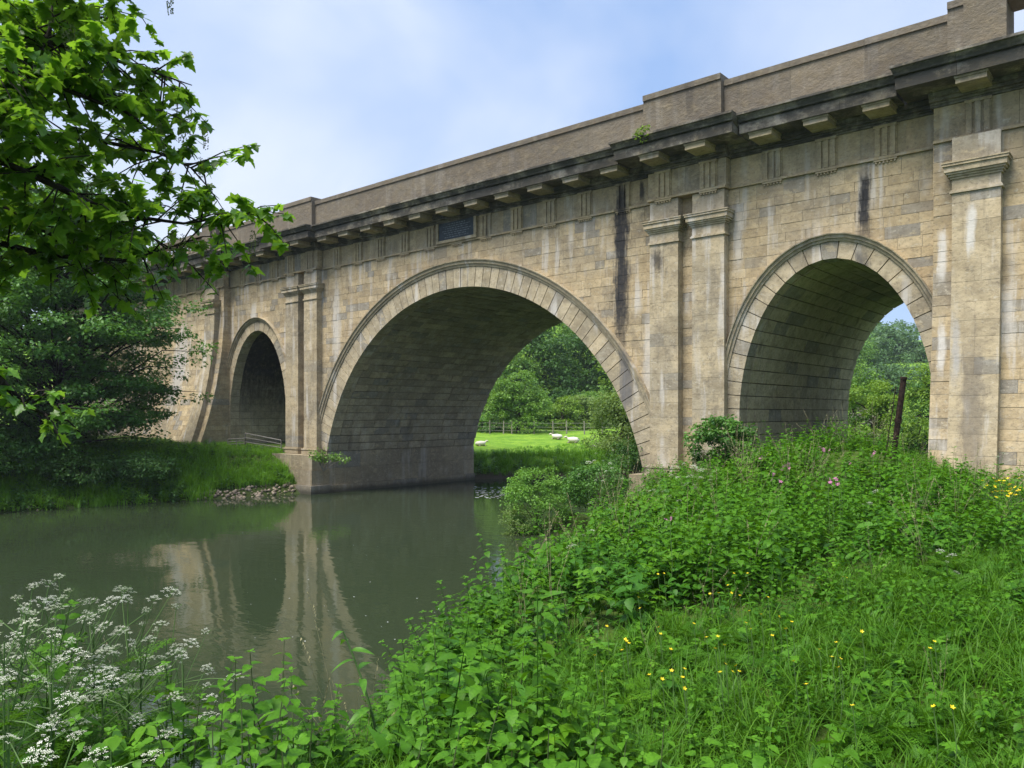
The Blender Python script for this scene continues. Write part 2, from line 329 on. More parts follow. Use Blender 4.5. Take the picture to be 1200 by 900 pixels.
M['rust'] = plain('rusty_iron', (0.032, 0.019, 0.014), 0.85, 0.2, 0.0, 0.6, 14, 0.004)
M['slate'] = plain('plaque_slate', (0.030, 0.042, 0.055), 0.6, 0.35, 0.0, 0.25, 5)
M['engrave'] = plain('plaque_engraving', (0.16, 0.18, 0.20), 0.7)
M['wool'] = plain('sheep_wool', (0.66, 0.62, 0.54), 0.95, 0.1, 0.0, 0.15, 30, 0.02)
M['sheepface'] = plain('sheep_face', (0.58, 0.52, 0.44), 0.8)
M['hoof'] = plain('sheep_leg', (0.35, 0.30, 0.25), 0.8)
M['wood'] = plain('weathered_post', (0.26, 0.235, 0.20), 0.9, 0.15, 0.0, 0.3, 8)
M['rubble'] = plain('river_rubble', (0.30, 0.245, 0.185), 0.9, 0.2, 0.0, 0.4, 5, 0.02)
M['foam'] = plain('foam', (0.70, 0.72, 0.72), 0.6)

# ------------------------------------------------------------------ ground
CREST = np.array([(8, -60), (13, -42), (17.0, -29.2), (19.0, -25.5), (19.9, -23.75), (21.3, -22.95), (21.45, -21.75), (19.85, -19.9), (18.3, -17.5), (16.6, -13.9), (14.9, -9.0), (12.8, -5.0), (11.6, -1.8), (11.2, 5), (11.5, 11.5), (14, 18), (22, 23.5), (60, 31), (300, 60)], float)
LEFT = np.array([(-24, -60), (-19, -40), (-14.2, -18), (-12.6, -10), (-11.1, -3.5), (-10.6, -1.2), (-10.0, 0.5), (-9.8, 11.4), (-7.6, 14.5), (-4.5, 20), (3, 30), (18, 37.5), (60, 46), (300, 75)], float)
def sdist(x, y, L):
    """signed distance to a polyline, positive on its right-hand side (heading +y, right is +x)"""
    best = np.full(np.shape(x), 1e9); sg = np.ones(np.shape(x))
    for (ax, ay), (bx, by) in zip(L[:-1], L[1:]):
        dx, dy = bx - ax, by - ay; t = np.clip(((x - ax) * dx + (y - ay) * dy) / (dx * dx + dy * dy), 0, 1)
        d = np.hypot(x - ax - t * dx, y - ay - t * dy); c = (x - ax) * dy - (y - ay) * dx
        m = d < best - 1e-9; best = np.where(m, d, best); sg = np.where(m, np.sign(c), sg)
    return best * sg
def sstep(t): t = np.clip(t, 0, 1); return t * t * (3 - 2 * t)
def wob(x, y, s, k=0.0): return np.sin(x * s + 1.7 * np.sin(y * s * 0.7 + k)) * np.cos(y * s * 1.1 + 1.3 * np.sin(x * s * 0.6 + k))
def ground(x, y):
    x = np.asarray(x, float); y = np.asarray(y, float)
    d = sdist(x, y, CREST); e = -sdist(x, y, LEFT)
    lift_ = 0.62 * np.exp(-((x - 20.6) ** 2 + (y + 24.2) ** 2) / 9.0)
    right = np.where(d > 0, 1.74 + lift_ + 0.115 * np.minimum(d, 5.5), 1.74 + lift_ + 1.05 * d)
    right = right + 0.95 * np.exp(-((x - 18.3) ** 2 / 9.0 + (y + 4.9) ** 2 / 16.0)) * (d > 0) + 0.35 * np.exp(-((x - 16.5) ** 2 + (y - 6) ** 2) / 40.0) * (d > 0)
    left = np.where(e < 2.6, 0.10 + 0.72 * e, 1.97 + 0.06 * np.minimum(e - 2.6, 12)) 
    left = np.where((y > 12), np.where(e < 2.0, 0.1 + 0.6 * e, 1.3 + 0.035 * np.minimum(e - 2, 45)), left)
    t = (x + 20) * -0.5 + (y - 50) * 0.86
    hill = 14 * sstep((t - 5) / 120) + 12 * sstep((-30 - x) / 50) * sstep((y - 20) / 30) + 20 * sstep((t - 160) / 300)
    right = right - 0.35 * np.exp(-((x - 21.8) ** 2 + (y + 3.2) ** 2) / 7.0)
    z = np.maximum(np.maximum(right, left + hill), -1.6); z = np.maximum(z, -1.6 + 2.3 * np.exp(-((x - 8.2) ** 2 + (y + 2.6) ** 2) / 5.0))
    z = z + 0.05 * wob(x, y, 1.3) + 0.03 * wob(x, y, 3.1, 2)
    return z
def axis(lo, hi, f0, f1, step):
    a = np.arange(f0, f1 + 1e-6, step); l, r = [], []; p, s = f0, step
    while p > lo: s *= 1.22; p -= s; l.append(p)
    p, s = f1, step
    while p < hi: s *= 1.22; p += s; r.append(p)
    return np.concatenate([l[::-1], a, r])
gx, gy = axis(-900, 900, -34, 34, 0.55), axis(-500, 1500, -34, 48, 0.55)
X, Y = np.meshgrid(gx, gy); Zg = ground(X, Y)
nx, ny = len(gx), len(gy); idx = np.arange(nx * ny).reshape(ny, nx)
F = np.stack([idx[:-1, :-1], idx[:-1, 1:], idx[1:, 1:], idx[1:, :-1]], -1).reshape(-1, 4)
b = NB('ground_soil'); x_, y_, z_ = b.xyz()
g1 = b.noise(b.vec(1, 1, 1), 0.8, 6, 0.6); g2 = b.noise(b.vec(1, 1, 1), 7.0, 5, 0.7)
g3 = b.noise(b.vec(1, 1, 1), 2.2, 6, 0.7); gcol = b.mix(b.ramp(g1, 0.35, 0.65), (0.11, 0.235, 0.018), (0.22, 0.36, 0.035)); gcol = b.mix(b.ramp(g3, 0.45, 0.65, 0, 0.6), gcol, (0.09, 0.19, 0.02)); gcol = b.mix(b.ramp(g2, 0.4, 0.7, 0, 0.4), gcol, (0.08, 0.15, 0.02))
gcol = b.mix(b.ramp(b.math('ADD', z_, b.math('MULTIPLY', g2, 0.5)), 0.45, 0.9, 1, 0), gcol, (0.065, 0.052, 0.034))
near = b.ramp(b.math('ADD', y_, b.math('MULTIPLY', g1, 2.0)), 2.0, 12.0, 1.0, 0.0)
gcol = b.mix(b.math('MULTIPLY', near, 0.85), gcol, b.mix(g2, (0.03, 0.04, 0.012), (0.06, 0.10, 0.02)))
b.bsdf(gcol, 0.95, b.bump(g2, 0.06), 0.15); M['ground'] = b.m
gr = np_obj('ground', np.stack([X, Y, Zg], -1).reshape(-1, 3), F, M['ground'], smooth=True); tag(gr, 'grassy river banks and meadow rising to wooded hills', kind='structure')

b = NB('river_water'); v = b.vec(1, 1, 1)
rip = b.noise(b.vec(0.9, 1.6, 1), 1.6, 3, 0.5, 0.3); rip2 = b.noise(b.vec(1.2, 0.8, 1, (3, 1, 0)), 5.5, 2, 0.5)
patch = b.ramp(b.noise(v, 0.11, 3, 0.5), 0.42, 0.62, 0.35, 1.0)
hh = b.math('MULTIPLY', b.math('ADD', rip, b.math('MULTIPLY', rip2, 0.22)), patch)
wcol = b.mix(b.noise(v, 0.09, 3), (0.022, 0.034, 0.016), (0.034, 0.047, 0.024))
o = b.bsdf(wcol, 0.035, b.bump(hh, 0.018, 0.5), 0.5); o.inputs['IOR'].default_value = 1.33; M['water'] = b.m
wm_ = MB(); wm_.add([(-60, -90, 0), (120, -90, 0), (330, 120, 0), (-60, 120, 0)], [(0, 1, 2, 3)])
tag(wm_.build('river', M['water']), 'slow green river with soft reflections of the aqueduct', kind='structure')

# ------------------------------------------------------------------ the aqueduct
W = 11.3
AQ = tag(empty('aqueduct'), 'weathered bath stone canal aqueduct of three arches across the river', 'aqueduct')
YF = -0.0
class Arch:
    def __init__(s, xc, a, zc, bz, z0, n=1200):
        P = []
        if z0 < zc and bz != a: P += [(xc - a, z) for z in np.linspace(z0, zc, 60, endpoint=False)]; t0 = math.pi
        else: t0 = math.pi - math.asin((z0 - zc) / bz)
        P += [(xc + a * math.cos(t), zc + bz * math.sin(t)) for t in np.linspace(t0, math.pi - t0, n)]
        if z0 < zc and bz != a: P += [(xc + a, z) for z in np.linspace(zc, z0, 61)[1:]]
        s.P = np.array(P); d = np.diff(s.P, axis=0); s.s = np.concatenate([[0], np.cumsum(np.hypot(d[:, 0], d[:, 1]))]); s.L = s.s[-1]
        tg = np.gradient(s.P, axis=0); tg /= np.linalg.norm(tg, axis=1)[:, None]; s.N = np.stack([-tg[:, 1], tg[:, 0]], 1)
    def at(s, u, r=0.0):
        x, z = np.interp(u, s.s, s.P[:, 0]), np.interp(u, s.s, s.P[:, 1]); nx, nz = np.interp(u, s.s, s.N[:, 0]), np.interp(u, s.s, s.N[:, 1])
        return x + nx * r, z + nz * r
ZB = 2.2
AC = Arch(0, 9.9, 0, 9.9, ZB); AR = Arch(16.45, 3.0, 4.0, 5.1, 1.2); AL = Arch(-16.45, 3.0, 4.0, 5.1, 1.2)

def flare(x, z):
    """how far the abutment face stands in front of the main face"""
    k = 1.55 if x < 0 else 0.75
    return 0.44 + k * (max(0.0, min(1.0, (10.3 - z) / 8.0)) ** 1.9)

# core: mortar backing behind the stones, tunnels included
core = MB()
def zlow(x):
    if abs(x) < 9.96: return math.sqrt(max(0, 9.96 ** 2 - x * x))
    q = abs(abs(x) - 16.45)
    if q < 3.06: return 4.0 + 5.16 * math.sqrt(max(0, 1 - (q / 3.06) ** 2))
    return -1.5
xs = sorted(set([round(v, 4) for v in list(np.linspace(-9.96, 9.96, 160)) + [s * (16.45 + 3.06 * math.cos(t)) for t in np.linspace(0, math.pi, 60) for s in (-1, 1)] + [-46, -19.5, 19.5, 30]]))
for y_c, flip in ((0.003, 0), (W, 1)):
    for xa, xb in zip(xs[:-1], xs[1:]):
        m_ = (xa + xb) / 2
        solid = not (abs(m_) < 9.96 or abs(abs(m_) - 16.45) < 3.06)
        za, zb = (-1.5, -1.5) if solid else (zlow(xa) if zlow(xa) > -1 else 0.0, zlow(xb) if zlow(xb) > -1 else 0.0)
        if not solid and abs(abs(m_) - 16.45) < 3.06: za, zb = max(za, 4.0), max(zb, 4.0)
        q = [(xa, y_c, za), (xb, y_c, zb), (xb, y_c, 13.2), (xa, y_c, 13.2)]
        core.add(q, [(3, 2, 1, 0) if flip else (0, 1, 2, 3)], 0.5)
core.add([(-46, 0.03, 13.2), (30, 0.03, 13.2), (30, W, 13.2), (-46, W, 13.2)], [(0, 1, 2, 3)], 0.5)
core.build('wall_core', M['mortar'], AQ)
cj = MB()
def tunnel(mb, pts):
    for (x0, z0), (x1, z1) in zip(pts[:-1], pts[1:]):
        mb.add([(x0, 0.03, z0), (x1, 0.03, z1), (x1, W, z1), (x0, W, z0)], [(0, 1, 2, 3)], 0.5)
tunnel(cj, [(-9.96, -1.6)] + [(9.96 * math.cos(t), 9.96 * math.sin(t)) for t in np.linspace(math.pi, 0, 120)] + [(9.96, -1.6)])
for xc in (-16.45, 16.45):
    tunnel(cj, [(xc - 3.06, -1.6)] + [(xc + 3.06 * math.cos(t), 4 + 5.16 * math.sin(t)) for t in np.linspace(math.pi, 0, 80)] + [(xc + 3.06, -1.6)])
cj.build('vault_core', M['joint'], AQ)

# ashlar: every dressed block a stone of its own
def prism(poly, P, d, ch=0.006, tone=None, mb=None):
    """polygon (u,v) standing d proud of P's surface, arrises chamfered"""
    mb = mb or MB(); n = len(poly); c = np.mean(poly, axis=0)
    def ins(p, k):
        v = p - c; l = np.linalg.norm(v); return c + v * (1 - k / max(l, 0.05))
    A = [P(p[0], p[1], 0.0) for p in poly]; B = [P(p[0], p[1], d - ch * 0.8) for p in poly]; C_ = [P(*ins(p, ch), d) for p in poly]
    F = [tuple(2 * n + i for i in range(n))]
    for i in range(n):
        j = (i + 1) % n; F += [(i, j, n + j, n + i), (n + i, n + j, 2 * n + j, 2 * n + i)]
    mb.add(A + B + C_, F, tone); return mb
ASH = []      # (size, polygon, mapping, depth)
COURSES = [1.3]
while COURSES[-1] < 11.5: COURSES.append(COURSES[-1] + random.choice((0.29, 0.31, 0.34, 0.37)))
COURSES[-1] = 11.88
def midring(x0, z):
    """half width of the opening up to the middle of its ring of voussoirs"""
    if x0 == 0: return math.sqrt(max(0, 10.4 ** 2 - z * z))
    if z < 4: return 3.35
    return 3.35 * math.sqrt(max(0, 1 - ((z - 4) / 5.45) ** 2))
def lay(za, zb, left, right, P):
    """one course between two side lines (functions of z), cut into blocks"""
    zs = [za, (za + zb) / 2, zb]; xa = [left(z) for z in zs]; xb = [right(z) for z in zs]
    lo, hi = max(xa), min(xb)
    if hi - lo < 0.12 and min(max(xb) - min(xa), 9) < 0.3: return
    cuts = []; p = min(xa) + random.uniform(0.35, 0.8)
    while p < max(xb) - 0.35: cuts.append(p); p += random.uniform(0.4, 1.0)
    edges = [None] + [c for c in cuts if lo + 0.25 < c < hi - 0.25] + [None]; g = 0.0045
    for l, r in zip(edges[:-1], edges[1:]):
        L_ = [(xa[i] if l is None else l) + g for i in range(3)]; R_ = [(xb[i] if r is None else r) - g for i in range(3)]
        L_ = [min(a, b_) for a, b_ in zip(L_, R_)]
        zz = [za + g, zs[1], zb - g]
        straight = abs(L_[0] - L_[2]) < 1e-6 and abs(R_[0] - R_[2]) < 1e-6
        ii = (0, 2) if straight else (0, 1, 2)
        poly = [(L_[i], zz[i]) for i in ii][::-1] + [(R_[i], zz[i]) for i in ii]
        poly = [p for k, p in enumerate(poly) if math.dist(p, poly[k - 1]) > 0.02]
        if len(poly) < 3: continue
        c = np.mean(poly, axis=0); a = project(P(c[0], c[1], 0)); ar = 0.5 * abs(sum(poly[k - 1][0] * q[1] - q[0] * poly[k - 1][1] for k, q in enumerate(poly)))
        vis = a[2] > 1 and -20 < a[0] < 1220 and -20 < a[1] < 920
        ASH.append((ar / a[2] ** 2 if vis else 0, np.array(poly), P))
def Pmain(u, v, d): return (u, 0.012 - d, v)
def Pab(u, v, d): return (u, 0.012 - flare(u, v) - d, v)
for za, zb in zip(COURSES[:-1], COURSES[1:]):
    for sg in (1, -1):
        def span(f0, f1):
            if sg > 0: lay(za, zb, f0, f1, Pmain)
            else: lay(za, zb, lambda z: -f1(z), lambda z: -f0(z), Pmain)
        span(lambda z: midring(0, z), lambda z: 10.2); span(lambda z: 11.24, lambda z: 11.91)
        span(lambda z: 13.0, lambda z: 16.45 - midring(1, z)); span(lambda z: 16.45 + midring(1, z), lambda z: 19.5)
    lay(za, zb, lambda z: 19.5, lambda z: 20.05, Pab); lay(za, zb, lambda z: 21.15, lambda z: 29.9, Pab)
    lay(za, zb, lambda z: -20.05, lambda z: -19.5, Pab); lay(za, zb, lambda z: -45.9, lambda z: -21.15, Pab)
ASH.sort(key=lambda t: -t[0]); rest = MB()
for i, (sz, poly, P) in enumerate(ASH):
    d = 0.018 + random.uniform(-0.007, 0.011); tone = min(1, max(0, random.gauss(0.45, 0.36)))
    if i < 295: prism(poly, P, d, tone=tone).build('ashlar_stone', M['stone'], AQ)
    else: prism(poly, P, d, tone=tone, mb=rest)
tag(rest.build('ashlar_stones', M['stone'], AQ), kind='stuff')
# abutment cores: returns and battered backing
for sg, xe in ((1, 29.95), (-1, -45.95)):
    ab = MB(); zz = list(np.linspace(-1.2, 11.9, 24))
    for z0, z1 in zip(zz[:-1], zz[1:]):
        f0, f1 = 0.003 - flare(sg, z0), 0.003 - flare(sg, z1)
        ab.add([(sg * 19.5, f0, z0), (xe, f0, z0), (xe, f1, z1), (sg * 19.5, f1, z1)], [(0, 1, 2, 3)] if sg > 0 else [(3, 2, 1, 0)], 0.5)
    ab.build('abutment_core', M['mortar'], AQ)
    for za, zb in zip(COURSES[:-1], COURSES[1:]):      # quoins that form the side return
        q = MB(); e0, e1 = flare(sg, za), flare(sg, zb); x0, x1 = (sg * 19.49, sg * 20.0)
        a_, b_ = min(x0, x1), max(x0, x1); g = 0.006
        q.hexa([(a_, 0.0 - e0, za + g), (b_, 0.0 - e0, za + g), (a_, 0.02, za + g), (b_, 0.02, za + g), (a_, 0.0 - e1, zb - g), (b_, 0.0 - e1, zb - g), (a_, 0.02, zb - g), (b_, 0.02, zb - g)], min(1, max(0, random.gauss(0.5, 0.25))))
        q.build('quoin_stone', M['stone'], AQ)

# voussoirs, archivolts and vault stones
def ring(arch, n, T, yb, mould, name_m):
    L = arch.L; g = 0.015
    for i in range(n):
        s0, s1 = L * i / n + g, L * (i + 1) / n - g
        yf = -0.05 - random.uniform(0, 0.012); P8 = []
        for yy in (yf, yb):
            pass
        pts = [arch.at(s0, 0), arch.at(s1, 0), arch.at(s0, T), arch.at(s1, T)]
        # shrink the outer corners so that joints stay the same width
        p8 = [(pts[0][0], yf, pts[0][1]), (pts[1][0], yf, pts[1][1]), (pts[0][0], yb, pts[0][1]), (pts[1][0], yb, pts[1][1]),
              (pts[2][0], yf, pts[2][1]), (pts[3][0], yf, pts[3][1]), (pts[2][0], yb, pts[2][1]), (pts[3][0], yb, pts[3][1])]
        MB().hexa(p8, min(1, max(0, random.gauss(0.4, 0.3)))).build('voussoir', M['vous'], AQ)
    # moulded archivolt round the ring: stepped profile (radius, y)
    prof = [(T - 0.02, 0.02), (T - 0.02, -0.10), (T + mould * 0.30, -0.12), (T + mould * 0.34, -0.17), (T + mould * 0.8, -0.19), (T + mould * 0.84, -0.24), (T + mould, -0.25), (T + mould, 0.02)]
    m = 48; k = len(prof); V, Fc = [], []
    for i in range(m + 1):
        s = L * i / m
        for r, yy in prof:
            x, z = arch.at(s, r); V.append((x, yy, z))
    for i in range(m):
        for j in range(k - 1): Fc.append((i * k + j, i * k + j + 1, (i + 1) * k + j + 1, (i + 1) * k + j))
    MB().add(V, Fc, 0.75).build('archivolt', M['vous'], AQ)
ring(AC, 61, 0.92, 0.62, 0.27, 'c'); ring(AR, 41, 0.56, 0.55, 0.20, 'r'); ring(AL, 41, 0.56, 0.55, 0.20, 'l')

def vault(arch, n, y0, y1, ly, mat, keep, g=0.012):
    stones = []
    for i in range(n):
        s0, s1 = arch.L * i / n + g, arch.L * (i + 1) / n - g; y = y0 + random.uniform(0, ly * 0.5) - ly * 0.5
        while y < y1:
            yn = y + ly * random.uniform(0.7, 1.3); a, c = max(y, y0) + 0.008, min(yn, y1) - 0.008; y = yn
            if c - a < 0.1: continue
            r = -random.uniform(0.0, 0.022 if arch is not AC else 0.05)
            p = [arch.at(s0, r), arch.at(s1, r), arch.at(s0, 0.06), arch.at(s1, 0.06)]
            ctr = ((p[0][0] + p[1][0]) / 2, (a + c) / 2, (p[0][1] + p[1][1]) / 2); pr = project(ctr)
            nrm = np.array(arch.at(s0, 0)) - np.array(arch.at(s0, 1)); facing = (CAM[0] - ctr[0]) * nrm[0] + (CAM[2] - ctr[2]) * nrm[1]
            P8 = [(p[0][0], a, p[0][1]), (p[1][0], a, p[1][1]), (p[0][0], c, p[0][1]), (p[1][0], c, p[1][1]), (p[2][0], a, p[2][1]), (p[3][0], a, p[3][1]), (p[2][0], c, p[2][1]), (p[3][0], c, p[3][1])]
            stones.append((facing > 0, -pr[2], P8))
    stones.sort(key=lambda t: (not t[0], -t[1])); rs = MB()
    for k, (_, _, P8) in enumerate(stones):
        tone = min(1, max(0, random.gauss(0.5, 0.3)))
        if k < keep: MB().hexa(P8, tone).build('soffit_stone', mat, AQ)
        else: rs.hexa(P8, tone)
    tag(rs.build('soffit_stones', mat, AQ), kind='stuff')
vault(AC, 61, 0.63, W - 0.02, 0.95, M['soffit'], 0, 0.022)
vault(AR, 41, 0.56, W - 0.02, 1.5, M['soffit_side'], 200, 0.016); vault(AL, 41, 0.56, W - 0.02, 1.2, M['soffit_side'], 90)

# footings of the piers at the river
for sg in (-1, 1):
    f_ = MB(); a, c = sorted((sg * 9.66, sg * 13.45))
    for z0, z1, e in ((-1.5, 0.45, 0.22), (0.455, 1.25, 0.06), (1.256, 2.02, 0.0)):
        n_ = 4 if z0 > 0 else 3; cuts = [a - e] + sorted(a + (c - a) * (k + random.uniform(-0.15, 0.15)) / n_ for k in range(1, n_)) + [c + e]
        for xa, xb in zip(cuts[:-1], cuts[1:]):
            MB().box(xa + 0.006, xb - 0.006, -1.0 - e, 0.02, z0, z1 - 0.008, random.random()).build('footing_stone', M['footing'], AQ)
    i0, i1 = sorted((sg * 9.66, sg * 9.97)); y = 0.03
    while y < W:      # the low wall that lines the river under the vault
        yn = min(y + random.uniform(1.6, 2.6), W)
        for z0, z1, e in ((-1.5, 0.4, 0.12), (0.405, 1.3, 0.0), (1.306, 2.19, 0.0)):
            xa, xb = (i0, i1 + e) if sg < 0 else (i0 - e, i1)
            MB().box(xa, xb, y + 0.005, yn - 0.005, z0, z1 - 0.006, random.random()).build('footing_stone', M['footing'], AQ)
        y = yn

# paired pilasters, and single ones on the abutments
def pilaster(x0, x1, base, pr, fl=False):
    p = MB(); xm = (x0 + x1) / 2; fx = xm if fl else 0
    def yo(z): return (flare(xm, z) if fl else 0.0)
    zz = list(np.linspace(base, 11.88, 22 if fl else 2))
    for za, zb in zip(zz[:-1], zz[1:]):
        a, c = yo(za), yo(zb); k = 0.004
        p.hexa([(x0 + k, -pr - a + k, za), (x1 - k, -pr - a + k, za), (x0 + k, 0.1 - a, za), (x1 - k, 0.1 - a, za), (x0 + k, -pr - c + k, zb), (x1 - k, -pr - c + k, zb), (x0 + k, 0.1 - c, zb), (x1 - k, 0.1 - c, zb)], 0.6)
    P = p.build('pilaster', M['mortar'], AQ)
    z = base + 0.36
    while z < 10.3:
        zn = min(z + random.uniform(0.44, 0.62), 10.33); zn = 10.33 if 10.33 - zn < 0.2 else zn; a, c = yo(z), yo(zn); g = 0.0035
        cut = [x0, x1] if random.random() < 0.45 else [x0, x0 + (x1 - x0) * random.choice((0.38, 0.5, 0.62)), x1]
        for xa, xb in zip(cut[:-1], cut[1:]):
            e = random.uniform(0, 0.006); xa += (0.004 if xa != x0 else 0); xb -= (0.004 if xb != x1 else 0)
            MB().hexa([(xa, -pr - a - e, z + g), (xb, -pr - a - e, z + g), (xa, 0.09 - a, z + g), (xb, 0.09 - a, z + g), (xa, -pr - c - e, zn - g), (xb, -pr - c - e, zn - g), (xa, 0.09 - c, zn - g), (xb, 0.09 - c, zn - g)], min(1, max(0, random.gauss(0.4, 0.3)))).build('shaft_stone', M['pil'], P)
        z = zn
    cp = MB(); y0 = yo(10.8)
    for e, za, zb in ((0.055, 10.335, 10.39), (0.03, 10.395, 10.43), (0.003, 10.435, 10.72), (0.04, 10.725, 10.78), (0.08, 10.785, 10.84), (0.13, 10.845, 10.90), (0.17, 10.905, 11.06), (0.21, 11.065, 11.13), (0.23, 11.135, 11.17)):
        cp.box(x0 - e, x1 + e, -pr - e - y0, 0.06 - y0, za, zb, 0.3 if e < 0.2 else 0.7)
    cp.build('capital', M['pil'], P)
    MB().box(x0 + 0.02, x1 - 0.02, -pr + 0.02 - y0, 0.05 - y0, 11.175, 11.87, 0.35).build('architrave_stone', M['stone'], P)
    if not fl:
        bs = MB()
        for e, za, zb in ((0.10, base, base + 0.17), (0.075, base + 0.175, base + 0.22), (0.12, base + 0.225, base + 0.29), (0.03, base + 0.295, base + 0.355)): bs.box(x0 - e, x1 + e, -pr - e, 0.05, za, zb, 0.4)
        bs.build('base_moulding', M['pil'], P)
for sg in (-1, 1):
    for a, c in ((10.15, 11.30), (11.85, 13.05)):
        x0, x1 = sorted((sg * a, sg * c)); pilaster(x0, x1, 2.03, 0.36)
    x0, x1 = sorted((sg * 20.03, sg * 21.2)); pilaster(x0, x1, 0.6, 0.32, True)

# entablature: segments (x0, x1, extra projection)
SEG = [(-45.9, -19.5, 0.44), (-19.5, -13.12, 0.0), (-13.12, -10.08, 0.36), (-10.08, 10.08, 0.0), (10.08, 13.12, 0.36), (13.12, 19.5, 0.0), (19.5, 29.9, 0.44)]
TRI = [s * v for v in (10.72, 12.48, 14.6, 16.35, 18.1) for s in (-1, 1)] + [s * v for v in (1.77, 3.53, 5.29, 7.05, 8.81) for s in (-1, 1)] + [20.62, 22.6, 24.4, -20.62] + [-22.5 - 1.8 * k for k in range(7)]
def proj(x):
    for a, c, e in SEG:
        if a <= x <= c: return e
    return 0.0
for a, c, e in SEG:
    n_ = max(1, round((c - a) / 1.9)); ed = np.linspace(a, c, n_ + 1)
    for xa, xb in zip(ed[:-1], ed[1:]):
        g = 0.003
        MB().box(xa + g, xb - g, -e - 0.005, 0.0 if e == 0 else 0.025 - e + 0.3, 11.99, 12.93, random.random()).build('frieze_stone', M['frieze'], AQ)
    MB().box(a + (0.0 if e else 0.005), c - (0.0 if e else 0.005), -e - 0.09, 0.02, 11.905, 11.985, 0.5).build('taenia', M['frieze'], AQ)
    bm = MB()
    for pz, za, zb in ((0.06, 12.935, 13.0), (0.10, 13.005, 13.06), (0.20, 13.065, 13.16), (0.26, 13.165, 13.31)): bm.box(a - (0.08 if e else -0.005), c + (0.08 if e else -0.005), -e - pz, 0.02, za, zb, 0.6)
    bm.build('bed_moulding', M['cornice'], AQ)
    # cornice in lengths, with the breaks wrapping round their ends
    o_ = 0.80 if e else -0.81
    ca, cc = (a - o_ if a > -45 else a), (c + o_ if c < 29 else c)
    n_ = max(1, round((cc - ca) / 1.5)); ed = np.linspace(ca, cc, n_ + 1)
    prof = [(0.3, 13.32), (-1.12, 13.32), (-1.14, 13.62), (-1.08, 13.63), (-1.08, 13.67), (-1.20, 13.68), (-1.22, 13.74), (-1.30, 13.84), (-1.36, 13.86), (-1.36, 13.93), (0.3, 14.02)]
    for k, (xa, xb) in enumerate(zip(ed[:-1], ed[1:])):
        m_ = MB(); n2_ = len(prof); g = 0.004; jz = random.uniform(-0.008, 0.008)
        l_ = [(xa + g, y - e, z + jz) for y, z in prof]; r_ = [(xb - g, y - e, z + jz) for y, z in prof]
        if e and k == 0 and a > -45: l_ = [(xa + 0.06 + (1.14 + y) * 0.4 * (y < -1.0), y - e, z + jz) for y, z in prof]
        if e and k == n_ - 1 and c < 29: r_ = [(xb - 0.06 - (1.14 + y) * 0.4 * (y < -1.0), y - e, z + jz) for y, z in prof]
        m_.add(l_ + r_, [tuple(range(n2_)), tuple(range(2 * n2_ - 1, n2_ - 1, -1))] + [(i, n2_ + i, n2_ + (i + 1) % n2_, (i + 1) % n2_)[::-1] for i in range(n2_)], random.random())
        m_.build('cornice_stone', M['cornice'], AQ)
for x in TRI + [0.0]:
    e = proj(x)
    if x != 0.0:
        t = MB(); t.box(x - 0.32, x + 0.32, -e - 0.045, -e - 0.002, 11.99, 12.90, 0.4)
        for k in (-1, 0, 1): t.box(x + k * 0.215 - 0.07, x + k * 0.215 + 0.07, -e - 0.10, -e - 0.046, 11.99, 12.84, 0.35)
        t.box(x - 0.33, x + 0.33, -e - 0.105, -e - 0.003, 12.845, 12.925, 0.4); t.build('triglyph', M['frieze'], AQ)
    gt = MB(); gt.box(x - 0.33, x + 0.33, -e - 0.075, -e + 0.01, 11.845, 11.90, 0.2)
    for k in range(6):
        xx = x - 0.27 + k * 0.108; gt.lathe([(0.036, 0), (0.024, 0.06)], (xx, -e - 0.035, 11.785), 6, 0.1)
    gt.build('guttae', M['frieze'], AQ)
    mu = MB(); mu.box(x - 0.37, x + 0.37, -e - 1.02, -e - 0.2, 13.12, 13.315, random.random() * 0.6); mu.box(x - 0.40, x + 0.40, -e - 1.05, -e - 0.2, 13.255, 13.318, 0.6)
    mu.build('mutule', M['mutule'], AQ)

# plaque over the main arch
pq = MB(); pq.box(-1.12, 1.12, -0.09, -0.01, 12.12, 12.92, 0.5); PQ = pq.build('plaque', M['slate'], AQ)
fr = MB(); fr.box(-1.27, 1.27, -0.16, -0.006, 11.992, 12.118, 0.2); fr.box(-1.27, -1.122, -0.15, -0.006, 12.12, 12.93, 0.3); fr.box(1.122, 1.27, -0.15, -0.006, 12.12, 12.93, 0.3)
fr.build('plaque_frame', M['mutule'], PQ)
eng = MB()
for k, (l, r) in enumerate(((-.55, .55), (-.85, .85), (-.7, .7), (-.9, .9), (-.8, .8), (-.6, .6), (-.75, .75))):      # worn engraved lines, too worn to read
    x = l; z = 12.83 - 0.098 * k
    while x < r:
        wd = random.uniform(0.05, 0.2); eng.box(x, min(x + wd, r), -0.093, -0.0905, z - 0.016, z + 0.016, 0.5); x += wd + 0.05
eng.build('inscription', M['engrave'], PQ)

